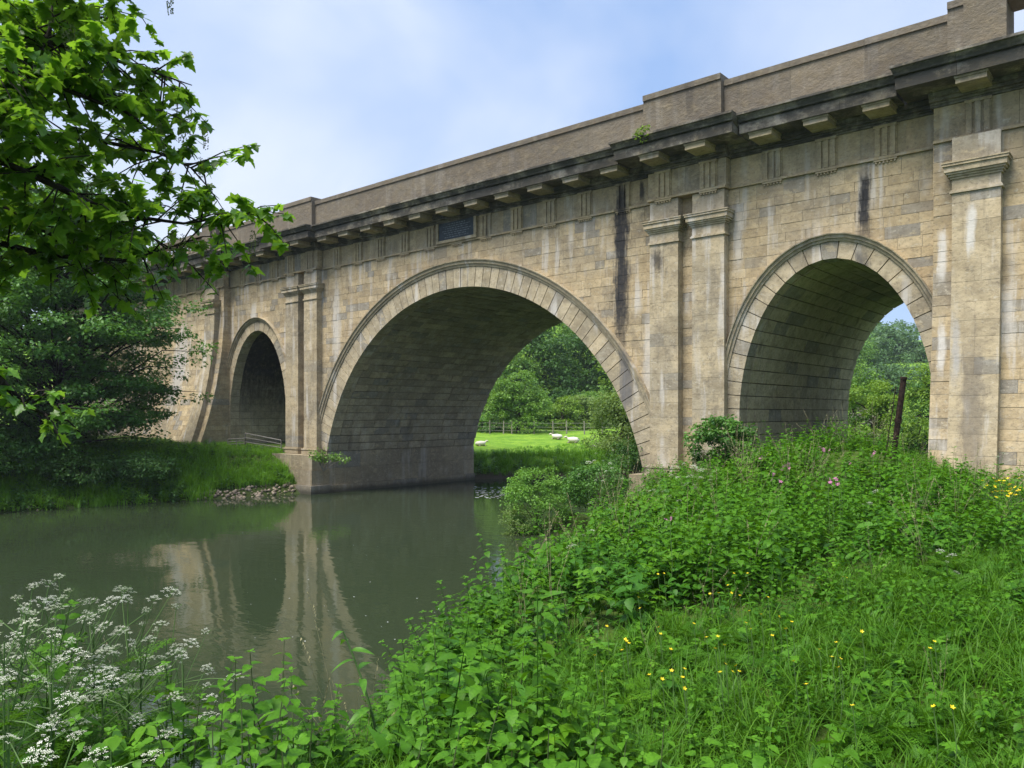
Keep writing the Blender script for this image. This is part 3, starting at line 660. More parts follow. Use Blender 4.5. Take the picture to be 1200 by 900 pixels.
# parapet: solid walls with copings, raised blocks over the pilasters, balustrades at the ends
def parapet(y0, y1, front):
    s_ = -1 if front else 1
    def stones(a, c, ya, yb, z0, z1, ln):
        n_ = max(1, round((c - a) / ln)); ed = np.linspace(a, c, n_ + 1)
        for xa, xb in zip(ed[:-1], ed[1:]):
            MB().box(xa + 0.003, xb - 0.003, ya, yb, z0, z1, random.random()).build('parapet_stone', M['parapet'], AQ)
            MB().box(xa + 0.004, xb - 0.004, ya - 0.05, yb + 0.05, z1 + 0.003, z1 + 0.2 + random.uniform(-.006, .006), random.random()).build('coping_stone', M['parapet'], AQ)
    for a, c in ((-19.9, -13.12), (-10.08, 10.08), (13.12, 19.9)): stones(a, c, y0, y1, 13.95, 15.28, 2.5)
    for sg in (-1, 1):
        a, c = sorted((sg * 10.09, sg * 13.11)); stones(a, c, y0 - 0.22, y1 + 0.22, 13.95, 15.48, 3.0)
        a, c = sorted((sg * 19.91, sg * 20.32)); stones(a, c, y0 - 0.25, y1 + 0.25, 13.95, 15.5, 1)
        a, c = sorted((sg * 20.33, sg * 21.35)); stones(a, c, y0 - 0.38, y1 + 0.38, 13.95, 15.78, 2)
        far_ = 29.9 if sg > 0 else -45.9; x = 21.36
        a, c = sorted((sg * 21.36, far_))
        MB().box(a, c, y0 - 0.3, y1 + 0.1, 13.95, 14.17, 0.5).build('balustrade_plinth', M['parapet'], AQ)
        MB().box(a, c, y0 - 0.3, y1 + 0.1, 15.28, 15.52, 0.5).build('balustrade_rail', M['parapet'], AQ)
        if front:
            while x + 0.5 < abs(far_):
                x += 0.52
                bal = MB().lathe([(0.13, 0), (0.13, 0.08), (0.07, 0.14), (0.15, 0.38), (0.13, 0.5), (0.065, 0.85), (0.12, 0.98), (0.12, 1.105)], (sg * x, (y0 + y1) / 2 - 0.1, 14.172), 8, 0.6)
                bal.build('baluster', M['pil'], AQ)
parapet(-0.50, -0.02, True); parapet(W - 0.5, W, False)

# ------------------------------------------------------------------ plants: templates
def tmpl(parts):
    """parts: list of (V,F) joined, triangles only"""
    V, F = [], []
    for v, f in parts:
        n = len(V); V += list(map(tuple, v)); F += [tuple(i + n for i in q) for q in f]
    return np.array(V, float), np.array(F)
LN = leaf_fold(0.60, 0.22, 9, 0.25, 0.22); LN3 = (np.array(LN[0]), np.array(LN[1]))
LG = leaf_fold(0.3, 0.5, 4, 0.3)
SYC = leaf_maple()
def tri_tube(p, r0, r1, n=3):
    m = MB().tube(p, list(np.linspace(r0, r1, len(p))), n, cap=False); F = []
    for q in m.f: F += [(q[0], q[1], q[2]), (q[0], q[2], q[3])]
    return m.v, F
TC = bpy.data.collections.new('templates')      # never linked: only instanced by the ground-cover objects
def template(name, coll, V, F, mat, tone):
    coll.objects.link(bpy.data.objects.new(name, np_mesh(name, np.array(V), np.array(F), mat, np.array(tone))))

def nettle_geo(h, seed, leafscale=1.0):
    """stem curve and leaf placements of one nettle"""
    r = random.Random(seed); bend = r.uniform(-0.12, 0.12), r.uniform(-0.12, 0.12); n = int(h / 0.070)
    stem = [(bend[0] * (k / 5) ** 2 * h, bend[1] * (k / 5) ** 2 * h, h * k / 5) for k in range(6)]
    leaves = []
    for k in range(1, n + 1):
        t = k / n; z = h * (0.12 + 0.88 * t) if t < 1 else h
        x, y = bend[0] * (z / h) ** 2 * h, bend[1] * (z / h) ** 2 * h
        size = (0.108 if t < 0.75 else 0.108 - 0.070 * (t - 0.75) / 0.25) * r.uniform(0.8, 1.2) * leafscale * (0.75 + 0.5 * t if t < 0.5 else 1)
        for s in (0, 1) if t < 1 else (0, 1, 2, 3):
            yaw = (k % 2) * math.pi / 2 + s * (math.pi if t < 1 else math.pi / 2) + r.uniform(-0.35, 0.35); pitch = r.uniform(-0.12, 0.38) - (0.5 if t > 0.9 else 0)
            off = 0.025 if t < 0.9 else 0.006
            leaves.append(((x + off * math.cos(yaw), y + off * math.sin(yaw), z), yaw, pitch, r.uniform(-0.3, 0.3), size, t))
    return stem, leaves
def nettle_template(name, coll, h, seed, ls=1.0, mat='nettle'):
    stem, lv = nettle_geo(h, seed, ls)
    Mx = rotmats(np.array([l[1] for l in lv]), np.array([l[2] for l in lv]), np.array([l[3] for l in lv]))
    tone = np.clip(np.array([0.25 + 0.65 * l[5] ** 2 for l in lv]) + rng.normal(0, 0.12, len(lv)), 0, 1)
    V, F, T = batch(LN[0], LN[1], Mx, [l[0] for l in lv], [l[4] for l in lv], tone)
    sv, sf = tri_tube(stem, 0.0045, 0.002); V2 = np.vstack([V, np.array(sv)]); F2 = np.vstack([F, np.array(sf) + len(V)])
    template(name, coll, V2, F2, M[mat], np.concatenate([T, np.full(len(sf), 0.05)]))
def grass_template(name, coll, n, h, seed, mat='grass', spread=0.10, wid=0.007, lean=(0.1, 0.75)):
    r = random.Random(seed); V, F, T = [], [], []
    for k in range(n):
        a = r.uniform(0, 6.283); L = h * r.uniform(0.55, 1.1); ln = r.uniform(*lean); bx, by = r.gauss(0, spread * 0.5), r.gauss(0, spread * 0.5)
        dx, dy = math.cos(a), math.sin(a); n0 = len(V); segs = 4
        for i in range(segs + 1):
            t = i / segs; d = ln * L * t ** 2; z = L * t * (1 - 0.42 * ln * t); wd = wid * (1 - t ** 2) * r.uniform(0.9, 1.1)
            V += [(bx + dx * d - dy * wd, by + dy * d + dx * wd, z), (bx + dx * d + dy * wd, by + dy * d - dx * wd, z)]
        tn = r.random()
        for i in range(segs):
            q = n0 + 2 * i; F += [(q, q + 1, q + 3), (q, q + 3, q + 2)]; T += [tn, tn]
    template(name, coll, V, F, M[mat], T)
def broad_template(name, coll, n, size, h, seed, mat='nettle', leaf=LG):
    """low rosette of broad or divided leaves"""
    r = random.Random(seed); yaw = np.array([r.uniform(0, 6.283) for _ in range(n)]); pit = np.array([r.uniform(-0.9, 0.15) for _ in range(n)]); rol = np.array([r.uniform(-.4, .4) for _ in range(n)])
    loc = np.array([(r.gauss(0, size * .5), r.gauss(0, size * .5), h * r.uniform(0.1, 1)) for _ in range(n)])
    V, F, T = batch(leaf[0], leaf[1], rotmats(yaw, pit, rol), loc, np.array([size * r.uniform(0.6, 1.2) for _ in range(n)]), np.array([r.random() for _ in range(n)]))
    template(name, coll, V, F, M[mat], T)
def fern_geo(L, seed):
    """a divided, lacy leaf lying along +x"""
    r = random.Random(seed); parts = []; n = 9
    for i in range(n):
        t = (i + 1) / (n + 1); side = L * 0.42 * (1 - t) ** 0.8
        for s in (-1, 1):
            for k in range(4):
                q = (k + 0.6) / 4.2; px, py = L * t + side * q * 0.45, s * side * q
                for s2 in (-1, 1):
                    a = s * 1.1 + s2 * 0.6; l = 0.028 * (1 - 0.5 * q) * r.uniform(0.7, 1.2) * (L / 0.3) ; z = -0.25 * t * t * L + r.uniform(-.006, .006)
                    parts.append(([(px, py, z), (px + l * math.cos(a) - l * .3 * math.sin(a), py + l * math.sin(a) + l * .3 * math.cos(a), z), (px + l * 1.3 * math.cos(a), py + l * 1.3 * math.sin(a), z - .004), (px + l * math.cos(a) + l * .3 * math.sin(a), py + l * math.sin(a) - l * .3 * math.cos(a), z)], [(0, 2, 1), (0, 3, 2)]))
    return tmpl(parts)
FERN = fern_geo(0.3, 3)

def scatter(name, pts, yaw, tilt, scale, pick, coll, label):
    me = bpy.data.meshes.new(name); n = len(pts); me.vertices.add(n); me.vertices.foreach_set('co', np.ascontiguousarray(pts, np.float32).ravel())
    a = me.attributes.new('turn', 'FLOAT_VECTOR', 'POINT'); a.data.foreach_set('vector', np.stack([tilt[:, 0], tilt[:, 1], yaw], 1).astype(np.float32).ravel())
    a = me.attributes.new('size', 'FLOAT', 'POINT'); a.data.foreach_set('value', scale.astype(np.float32))
    a = me.attributes.new('pick', 'INT', 'POINT'); a.data.foreach_set('value', pick.astype(np.int32))
    o = link(bpy.data.objects.new(name, me)); tag(o, label, kind='stuff')
    g = bpy.data.node_groups.new(name, 'GeometryNodeTree'); g.interface.new_socket('Geometry', in_out='INPUT', socket_type='NodeSocketGeometry'); g.interface.new_socket('Geometry', in_out='OUTPUT', socket_type='NodeSocketGeometry')
    gi, go = g.nodes.new('NodeGroupInput'), g.nodes.new('NodeGroupOutput'); ip = g.nodes.new('GeometryNodeInstanceOnPoints'); ci = g.nodes.new('GeometryNodeCollectionInfo')
    ci.inputs['Collection'].default_value = coll; ci.inputs['Separate Children'].default_value = True; ci.inputs['Reset Children'].default_value = True
    def na(nm, dt): q = g.nodes.new('GeometryNodeInputNamedAttribute'); q.data_type = dt; q.inputs['Name'].default_value = nm; return q.outputs['Attribute']
    e2r = g.nodes.new('FunctionNodeEulerToRotation')
    l = g.links.new; l(gi.outputs[0], ip.inputs['Points']); l(ci.outputs[0], ip.inputs['Instance']); ip.inputs['Pick Instance'].default_value = True
    l(na('pick', 'INT'), ip.inputs['Instance Index']); l(na('turn', 'FLOAT_VECTOR'), e2r.inputs[0]); l(e2r.outputs[0], ip.inputs['Rotation']); l(na('size', 'FLOAT'), ip.inputs['Scale']); l(ip.outputs[0], go.inputs[0])
    md = o.modifiers.new('scatter', 'NODES'); md.node_group = g
    return o

def vnoise(x, y, s, k=0): return 0.5 + 0.5 * wob(x, y, s, k) * 0.6 + 0.2 * wob(x, y, s * 2.3, k + 3)
def area(n, x0, x1, y0, y1): return rng.uniform(x0, x1, n), rng.uniform(y0, y1, n)
def camdepth(x, y): return (x - CAM[0]) * FW[0] + (y - CAM[1]) * FW[1], (x - CAM[0]) * RT[0] + (y - CAM[1]) * RT[1]
def infootprint(x, y, pad=0.0):
    """inside the stone of the bridge"""
    return (y > -0.45 - pad) & (y < W + pad) & (((np.abs(x) > 9.6) & (np.abs(x) < 13.6)) | (np.abs(x) > 19.3)) | ((np.abs(x) > 19.3) & (y > -1.6) & (y < W + pad))
GRASSY = lambda x, y: None
def grass_zone(x, y):
    Z, Xc = camdepth(x, y)
    q = np.exp(-(((Xc - 2.1) / 2.3) ** 2 + ((Z - 5.6) / 2.3) ** 2)) + np.exp(-(((Xc - 3.6) / 1.6) ** 2 + ((Z - 4.0) / 1.8) ** 2)) + 0.8 * np.exp(-(((Xc + 0.75) / 0.55) ** 2 + ((Z - 3.5) / 0.9) ** 2)) + 0.7 * np.exp(-(((Xc - 5.0) / 1.5) ** 2 + ((Z - 8.5) / 1.4) ** 2))
    return q + 0.35 * (vnoise(x, y, 1.6) - 0.5)

# nettle beds
TN = bpy.data.collections.new('nettle_templates')
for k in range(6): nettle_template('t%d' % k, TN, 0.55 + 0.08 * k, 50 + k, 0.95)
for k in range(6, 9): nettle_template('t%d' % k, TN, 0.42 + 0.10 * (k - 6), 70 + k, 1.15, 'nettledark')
LE = leaf_fold(0.55, 0.15, 7, 0.15, 0.12)
def compound_template(name, coll, n, h, seed, mat='elder'):
    """long-stalked leaves of three or five leaflets"""
    r = random.Random(seed); P, yw, pi_, ro, sc_, tn, st = [], [], [], [], [], [], []
    for k in range(n):
        a = r.uniform(0, 6.283); d = r.uniform(0.04, 0.20); z = h * r.uniform(0.45, 1.05); c = (d * math.cos(a), d * math.sin(a), z); t0 = r.random(); sz = r.uniform(0.07, 0.12); tilt = r.uniform(-0.25, 0.35)
        st.append(tri_tube([(0, 0, 0), (c[0] * .4, c[1] * .4, z * .6), c], 0.003, 0.0016))
        for da in (-1.15, -0.0, 1.15, -2.0, 2.0)[:3 if r.random() < .5 else 5]:
            P.append(c); yw.append(a + da); pi_.append(tilt + r.uniform(-.12, .2)); ro.append(r.uniform(-.25, .25)); sc_.append(sz * (1 if abs(da) < 1.5 else 0.75)); tn.append(min(1, max(0, t0 + r.uniform(-.2, .2))))
    V, F, T = batch(LE[0], LE[1], rotmats(np.array(yw), np.array(pi_), np.array(ro)), np.array(P), np.array(sc_), np.array(tn))
    for sv, sf in st: F = np.vstack([F, np.array(sf) + len(V)]); V = np.vstack([V, np.array(sv)]); T = np.concatenate([T, np.full(len(sf), 0.1)])
    template(name, coll, V, F, M[mat], T)
def stalk_template(name, coll, h, seed):
    """dry or seeding grass stalks standing above the leaves"""
    r = random.Random(seed); V, F = [], []
    for k in range(3):
        a = r.uniform(0, 6.28); L = h * r.uniform(.7, 1.1); ln = r.uniform(.1, .45); n0 = len(V); v, f = tri_tube([(0, 0, 0), (ln * .3 * math.cos(a) * L, ln * .3 * math.sin(a) * L, L * .55), (ln * math.cos(a) * L, ln * math.sin(a) * L, L)], 0.0028, 0.0014)
        V += list(v); F += [tuple(i + n0 for i in q) for q in f]
        for q in range(14):
            t = 0.82 + 0.18 * q / 13; b_ = r.uniform(0, 6.28); c = (ln * t ** 2 * math.cos(a) * L, ln * t ** 2 * math.sin(a) * L, L * t); n0 = len(V)
            V += [c, (c[0] + .014 * math.cos(b_), c[1] + .014 * math.sin(b_), c[2] + .012), (c[0] + .008 * math.cos(b_ + .6), c[1] + .008 * math.sin(b_ + .6), c[2] + .022)]; F.append((n0, n0 + 1, n0 + 2))
    template(name, coll, V, F, M['straw'], [r.random() for _ in F])
for k in range(9, 12): compound_template('u%d' % k, TN, 15, 0.40 + 0.08 * (k - 9), 120 + k)
broad_template('u12', TN, 13, 0.26, 0.42, 5, 'dock', leaf_fold(0.30, 0.35, 6, 0.3, 0.05)); broad_template('u13', TN, 16, 0.24, 0.45, 6, 'elder', (FERN[0] / 0.3, FERN[1]))
stalk_template('u14', TN, 1.0, 7); stalk_template('u15', TN, 1.25, 8)
x, y = area(52000, 6, 34, -32, 14); d = sdist(x, y, CREST); Z, Xc = camdepth(x, y); gz = grass_zone(x, y)
vis = (Z > 3.1) & (np.abs(Xc) < Z * 0.72 + 4.5) & (d > -2.0) & ~infootprint(x, y, 0.1) & ((gz < 0.55) | (rng.random(len(x)) < 0.55 * (vnoise(x, y, 1.3, 21) > 0.48))) & ((Xc > -1.25) | (Z > 6) | (rng.random(len(x)) < 0.30))
vis &= rng.random(len(x)) < np.clip(np.where(Z < 9, 1.0, 9.0 / Z * 1.1), 0, 1) * np.clip(0.05 + 1.6 * vnoise(x, y, 1.2, 1), 0, 1)
x, y, d, gz = x[vis], y[vis], d[vis], gz[vis]; n = len(x)
sc = (0.50 + 0.9 * np.clip(0.6 * vnoise(x, y, 0.7, 5) + 0.4 * vnoise(x, y, 1.9, 15), 0, 1)) * rng.uniform(0.7, 1.2, n) * np.where(gz > 0.55, 0.5, np.where(gz > 0.3, 0.7, 1.0)) * np.where((x > 19.0) & (y > -7.5), 0.55, 1.0)
u_ = rng.random(n); pa = vnoise(x, y, 0.55, 7); pb = vnoise(x, y, 0.8, 11)      # names sort t0..t8, u10, u11, u12, u13, u14, u15, u9
pk = rng.integers(0, 6, n); pk = np.where(u_ < np.clip((pa - 0.5) * 2.2, 0.08, 0.75), rng.integers(6, 9, n), pk)
pk = np.where((pb > 0.62) & (u_ > 0.25), rng.choice([9, 10, 15], n), pk); u2 = rng.random(n)
pk = np.where(u2 < 0.035, 11, np.where(u2 < 0.10, 12, np.where((u2 < 0.110) & (d > 0.6), rng.integers(13, 15, n), pk)))
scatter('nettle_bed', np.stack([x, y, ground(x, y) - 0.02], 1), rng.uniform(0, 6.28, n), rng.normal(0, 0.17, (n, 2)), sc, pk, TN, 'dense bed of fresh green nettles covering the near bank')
print('nettles', n)
# grass on the near bank
TG = bpy.data.collections.new('grass_templates')
for k in range(4): grass_template('t%d' % k, TG, 26, 0.24 + 0.06 * k, 80 + k, wid=0.0055, lean=(0.2, 1.15))
broad_template('t4', TG, 16, 0.075, 0.24, 9, 'nettle', (np.array(SYC[0]), np.array(SYC[1]))); broad_template('t5', TG, 14, 0.16, 0.22, 10, 'nettle', (FERN[0] / 0.3, FERN[1]))
x, y = area(110000, 6, 34, -32, 14); d = sdist(x, y, CREST); Z, Xc = camdepth(x, y); gz = grass_zone(x, y)
vis = (Z > 2.3) & (np.abs(Xc) < Z * 0.72 + 4.5) & (d > -2.1) & ~infootprint(x, y, 0.1) & (rng.random(len(x)) < np.where(gz > 0.45, 0.95, 0.16) * np.clip(7.0 / Z, 0.1, 1))
x, y = x[vis], y[vis]; n = len(x); pk = rng.integers(0, 4, n); pk = np.where(rng.random(n) < 0.42, rng.integers(4, 6, n), pk)
scatter('grass', np.stack([x, y, ground(x, y) - 0.02], 1), rng.uniform(0, 6.28, n), rng.normal(0, 0.12, (n, 2)), rng.uniform(0.6, 1.25, n), pk, TG, 'long grass and low leaves between the nettles of the near bank')
print('grass', n)
# lush grass on the far bank by the pier and along the meadow's edge
TL = bpy.data.collections.new('bank_templates')
for k in range(3): grass_template('t%d' % k, TL, 22, 0.55 + 0.1 * k, 90 + k, 'lushgrass', 0.22, 0.016)
nettle_template('t3', TL, 0.7, 99, 1.6, 'ivy'); broad_template('t4', TL, 18, 0.24, 0.35, 12, 'lushgrass', LG)
x, y = area(60000, -34, -9.5, -34, 0.2); e = -sdist(x, y, LEFT)
vis = (e > np.where(y > -5.5, 0.5, -0.25)) & (e < 9) & (rng.random(len(x)) < np.where(e < 5, 0.62, 0.3)) & ~infootprint(x, y, 0.0)
x2, y2 = area(26000, -14, 22, 11, 45); e2 = -sdist(x2, y2, LEFT); v2 = (e2 > 0.1) & (rng.random(len(x2)) < np.where(e2 < 2.6, 0.95, 0.25)) & (e2 < 14) & ~infootprint(x2, y2, 0.0)
x3, y3 = area(9000, 8, 40, 11.5, 40); d3 = sdist(x3, y3, CREST); v3 = (d3 > -1.8) & (d3 < 14) & (rng.random(len(x3)) < 0.5)
x = np.concatenate([x[vis], x2[v2], x3[v3]]); y = np.concatenate([y[vis], y2[v2], y3[v3]]); n = len(x)
pk = rng.integers(0, 3, n); eb = -sdist(x, y, LEFT); pk = np.where(rng.random(n) < 0.14 + 0.35 * (vnoise(x, y, 0.8, 2) > 0.6) + 0.4 * (eb < 1.2) * (vnoise(x, y, 1.1, 4) > 0.5), rng.integers(3, 5, n), pk)
scl = rng.uniform(0.55, 1.1, n); scl = np.where((y > 12) & (-sdist(x, y, LEFT) > 2.6), 0.4, scl); scl = np.where((y > -4) & (y < 1) & (x < -12.5), scl * 0.55, scl)
scatter('bank_grass', np.stack([x, y, ground(x, y) - 0.03], 1), rng.uniform(0, 6.28, n), rng.normal(0, 0.15, (n, 2)), scl, pk, TL, 'lush bright grass on the far bank beside the pier and along the meadow edge')
print('bank grass', n)

# rubble along the far waterline
n = 150; x, y = area(9000, -15, -9, -16, 0.5); e = -sdist(x, y, LEFT); keep = (e > -0.25) & (e < 0.30 + 0.35 * np.exp(-((y + 2.0) / 1.6) ** 2)) & (rng.random(len(x)) < np.where(y > -6.0, 0.6, 0.035)) & ~((y > -1.25) & (x > -13.7)); x, y = x[keep][:n], y[keep][:n]
stone_t = [(0.5, 0, 0), (-0.45, 0.05, 0), (0.05, 0.4, 0.02), (0, -0.42, -0.02), (0.05, 0.02, 0.3), (0, 0, -0.3)]; stone_f = [(0, 2, 4), (2, 1, 4), (1, 3, 4), (3, 0, 4), (2, 0, 5), (1, 2, 5), (3, 1, 5), (0, 3, 5)]
V, F, T = batch(stone_t, stone_f, rotmats(rng.uniform(0, 6.28, len(x)), rng.normal(0, .4, len(x)), rng.normal(0, .4, len(x))), np.stack([x, y, np.maximum(ground(x, y), -0.05) + 0.03], 1), rng.uniform(0.10, 0.34, len(x)) * rng.uniform(0.6, 1.3, len(x)), rng.random(len(x)))
tag(np_obj('rubble', V, F, M['rubble'], T), 'pale broken stones along the waterline below the far bank', kind='stuff')
# flecks drifting on the water
n = 60; pts = np.array([campt(*p) for p in zip(rng.uniform(280, 560, n), rng.uniform(590, 760, n), np.ones(n))]) - CAM; tt = -CAM[2] / pts[:, 2]; pts = CAM + pts * tt[:, None]; pts[:, 2] = 0.006
fl2 = np.array([campt(*p) for p in zip(rng.uniform(556, 604, 130), rng.uniform(570, 584, 130), np.ones(130))]) - CAM; tt = -CAM[2] / fl2[:, 2]; fl2 = CAM + fl2 * tt[:, None]; fl2[:, 2] = 0.006
pts = np.vstack([pts, fl2]); n = len(pts); sz = np.concatenate([rng.uniform(0.006, 0.022, 60), rng.uniform(0.03, 0.15, 130)])
V, F, T = batch([(1, 0, 0), (0.3, 0.7, 0), (-0.8, 0.4, 0), (-0.7, -0.5, 0), (0.4, -0.6, 0)], [(0, 1, 2), (0, 2, 3), (0, 3, 4)], rotmats(rng.uniform(0, 6.28, n), np.zeros(n), np.zeros(n)), pts, sz, rng.random(n))
tag(np_obj('foam', V, F, M['foam'], T), 'white flecks and foam drifting on the river', kind='stuff')

# ------------------------------------------------------------------ trees and bushes
def crown_pts(nclump, rx, ry, rz, r, shell=0.55, flat=1.0):
    P = []
    while len(P) < nclump:
        v = Vector((r.gauss(0, 1), r.gauss(0, 1), r.gauss(0, 1))).normalized() * (shell + (1 - shell) * r.random())
        if v.z < -0.75: continue
        P.append((v.x * rx, v.y * ry, v.z * rz))
    return np.array(P)
def foliage(clumps, per, cr, leaf, tmplt, seed, up=0.3, toned=0.22, flat=0.6):
    g = np.random.default_rng(seed); n = len(clumps) * per
    off = g.normal(0, 1, (n, 3)); off /= np.linalg.norm(off, axis=1)[:, None]; off *= (g.random(n) ** 0.45)[:, None]
    rad = np.repeat(g.uniform(0.6, 1.25, len(clumps)) * cr, per); off *= rad[:, None]; off[:, 2] *= flat
    loc = np.repeat(clumps, per, 0) + off
    yaw = np.arctan2(off[:, 1], off[:, 0]) + g.normal(0, 0.7, n); pit = g.normal(0.25, 0.4, n) - 0.35 * off[:, 2] / cr; rol = g.normal(0, 0.5, n)
    tone = np.clip(np.repeat(g.random(len(clumps)) * 0.7, per) + 0.15 + g.normal(0, toned, n), 0, 1)
    return batch(tmplt[0], tmplt[1], rotmats(yaw, pit, rol), loc, leaf * g.uniform(0.6, 1.25, n), tone)
def tree(name, cat, label, loc, h, rx, rz, mat, seed, nclump=90, per=45, cr=0.9, leaf=0.3, trunk=0.18, bark='bark', group=None, tm=QUADLEAF, base=0.35, flat=0.6, shell=0.55, lumps=0, skirt=0):
    """loc: foot; crown centred at h - rz"""
    r = random.Random(seed); g0 = np.random.default_rng(seed + 900); root = empty(name, tuple(loc)); tag(root, label, cat, group)
    c = crown_pts(nclump, rx, rx * r.uniform(0.85, 1.1), rz, r, shell)
    if lumps:      # a crown made of several billows
        cs = crown_pts(lumps, rx * 0.6, rx * 0.6, rz * 0.62, r, 0.7); c = np.vstack([cs[k % lumps] + c[k] * 0.48 for k in range(nclump)])
    c[:, 2] += h - rz
    if skirt: c = np.vstack([c, np.stack([g0.normal(0, rx * 0.5, skirt), g0.normal(0, rx * 0.5, skirt), g0.uniform(0.1, 0.55, skirt) * (h - rz)], 1)])
    V, F, T = foliage(c, per, cr, leaf, tm, seed, flat=flat); np_obj('crown', V, F, M[mat], T, parent=root)
    t = MB(); t.tube([(0, 0, -0.3), (r.uniform(-.1, .1), r.uniform(-.1, .1), h * base), (r.uniform(-.3, .3), r.uniform(-.3, .3), h - rz)], [trunk * 1.25, trunk, trunk * 0.5], 7, 0.5)
    for k in range(9):
        p = c[r.randrange(len(c))]; z0 = h * base * r.uniform(0.7, 1.4); t.tube([(0, 0, z0), (p[0] * 0.45, p[1] * 0.45, z0 + (p[2] - z0) * 0.6), tuple(p)], [trunk * 0.45, trunk * 0.25, trunk * 0.06], 5, 0.5)
    t.build('trunk', M[bark], root); return root
def at(px, Z, lift=0.0):
    p = campt(px, 485, Z); return (p[0], p[1], float(ground(p[0], p[1])) + lift)
def ztop(py, Z): return 4.2 + (485 - py) * Z / 920

# left-bank tree: layered boughs in front of the abutment
def layered_tree(loc, seed):
    r = random.Random(seed); root = empty('maple_tree', loc); tag(root, 'layered dark green tree with upswept boughs in front of the left abutment', 'tree')
    tr = MB(); cl = []; H = 13.2
    stems = [((0, 0), (0.6, 0.3, H * 0.75)), ((0.4, 0.2), (2.2, 1.0, H * 0.7)), ((-0.3, 0.1), (-1.8, 0.4, H * 0.72)), ((0.1, -0.3), (0.3, -2.0, H * 0.7))]
    for (bx, by), top in stems: tr.tube([(bx, by, -0.3), (bx + top[0] * 0.25, by + top[1] * 0.25, top[2] * 0.35), (top[0] * .7, top[1] * .7, top[2] * 0.75), top], [0.2, 0.15, 0.09, 0.03], 7, 0.5)
    for tier in range(13):
        zt = 0.9 + tier * 0.98 + r.uniform(-0.25, 0.25); rad = 6.9 * math.sin(math.pi * (0.20 + 0.74 * (tier + 0.5) / 13)) ** 0.8 * (1.0 if tier > 1 else 0.85)
        nb = 13
        for k in range(nb):
            a = 2 * math.pi * (k + r.random()) / nb; L = rad * r.uniform(0.65, 1.08); z1 = zt + r.uniform(-0.7, 0.8); z0 = max(0.6, zt - 0.55 * L * r.uniform(0.7, 1.1))
            dx, dy = math.cos(a), math.sin(a); tr.tube([(dx * .1, dy * .1, z0), (dx * L * .35, dy * L * .35, z0 + (z1 - z0) * 0.55), (dx * L * .7, dy * L * .7, z1 + 0.05), (dx * L, dy * L, z1)], [0.07, 0.05, 0.03, 0.01], 5, 0.5)
            for q in range(9):
                t = r.uniform(0.30, 1.03); w_ = r.uniform(-0.9, 0.9) * (0.4 + 0.5 * t); cl.append((dx * L * t - dy * w_, dy * L * t + dx * w_, z1 - 0.25 * (1 - t) * 2 + r.uniform(-0.35, 0.35)))
    cl = np.array(cl); V, F, T = foliage(cl, 78, 0.85, 0.20, QUADLEAF, seed, flat=0.40); np_obj('crown', V, F, M['maple'], T, parent=root)
    tr.build('trunk', M['barkd'], root)
px_, py_ = -17.6, -10.4; layered_tree((px_, py_, float(ground(px_, py_))), 4)
def bt(px, Z, top, rx, rzf, mat, seed, label, cat='tree', name='broadleaf_tree', dz=0.0, **k):
    l = at(px, Z); h = ztop(top, Z) - l[2] + dz; return tree(name, cat, label, l, h, rx, h * rzf, mat, seed, **k)
bt(-40, 47, 150, 6.5, 0.45, 'shade', 21, 'tall shaded tree at the edge of the view behind the layered tree', nclump=130, per=50, cr=1.2, leaf=0.34)
bt(-200, 40, 90, 7.0, 0.45, 'shade', 22, 'tall shaded tree on the far bank outside the layered tree', nclump=110, per=50, cr=1.3, leaf=0.36)
bt(70, 56, 215, 4.8, 0.45, 'dark', 23, 'dark tree standing against the wing wall behind the layered tree', nclump=110, per=50, cr=1.0, leaf=0.3)
bt(-130, 33, 420, 3.6, 0.5, 'shade', 24, 'low shaded tree leaning over the water from the far bank', nclump=80, per=50, cr=0.9, leaf=0.25)
for k, (px, Z, top, rx, lab) in enumerate(((20, 35.5, 530, 2.2, 'dark bush under the layered tree at the water edge'), (95, 36.5, 535, 2.0, 'rounded bush on the shaded bank below the layered boughs'), (165, 38, 532, 1.7, 'leafy bush where the shade meets the bright bank grass'), (-50, 34, 500, 2.6, 'dark bush at the waterline beyond the edge of the view'))):
    bt(px, Z, top, rx, 0.55, 'shade' if k != 2 else 'ivy', 30 + k, lab, 'bush', 'riverside_bush', nclump=60, per=80, cr=0.50, leaf=0.15, trunk=0.05, base=0.2)

# beyond the main arch
bt(607, 82, 430, 3.5, 0.47, 'light', 41, 'rounded fresh green tree behind the meadow fence seen through the main arch', nclump=150, per=60, cr=0.75, leaf=0.26, lumps=9, skirt=40)
bt(573, 86, 440, 2.6, 0.45, 'light', 42, 'smaller bright tree half hidden by the vault of the main arch', nclump=80, per=50, cr=0.8, leaf=0.3, lumps=5, skirt=30)
bt(660, 88, 462, 2.8, 0.5, 'lime', 43, 'low yellow green bush beyond the meadow behind the sheep', 'bush', 'meadow_bush', nclump=70, per=50, cr=0.7, leaf=0.25, lumps=6, skirt=30)
bt(731, 58, 452, 3.0, 0.52, 'willow', 44, 'grey green willow bush at the meadow corner beside the arch springing', 'bush', 'willow_bush', nclump=150, per=60, cr=0.55, leaf=0.20, lumps=8, flat=1.0, skirt=70)
bt(752, 55, 430, 2.8, 0.5, 'willow', 45, 'taller willow bush hidden partly behind the pier of the main arch', 'bush', 'willow_bush', nclump=90, per=50, cr=0.6, leaf=0.22, lumps=6, skirt=30)
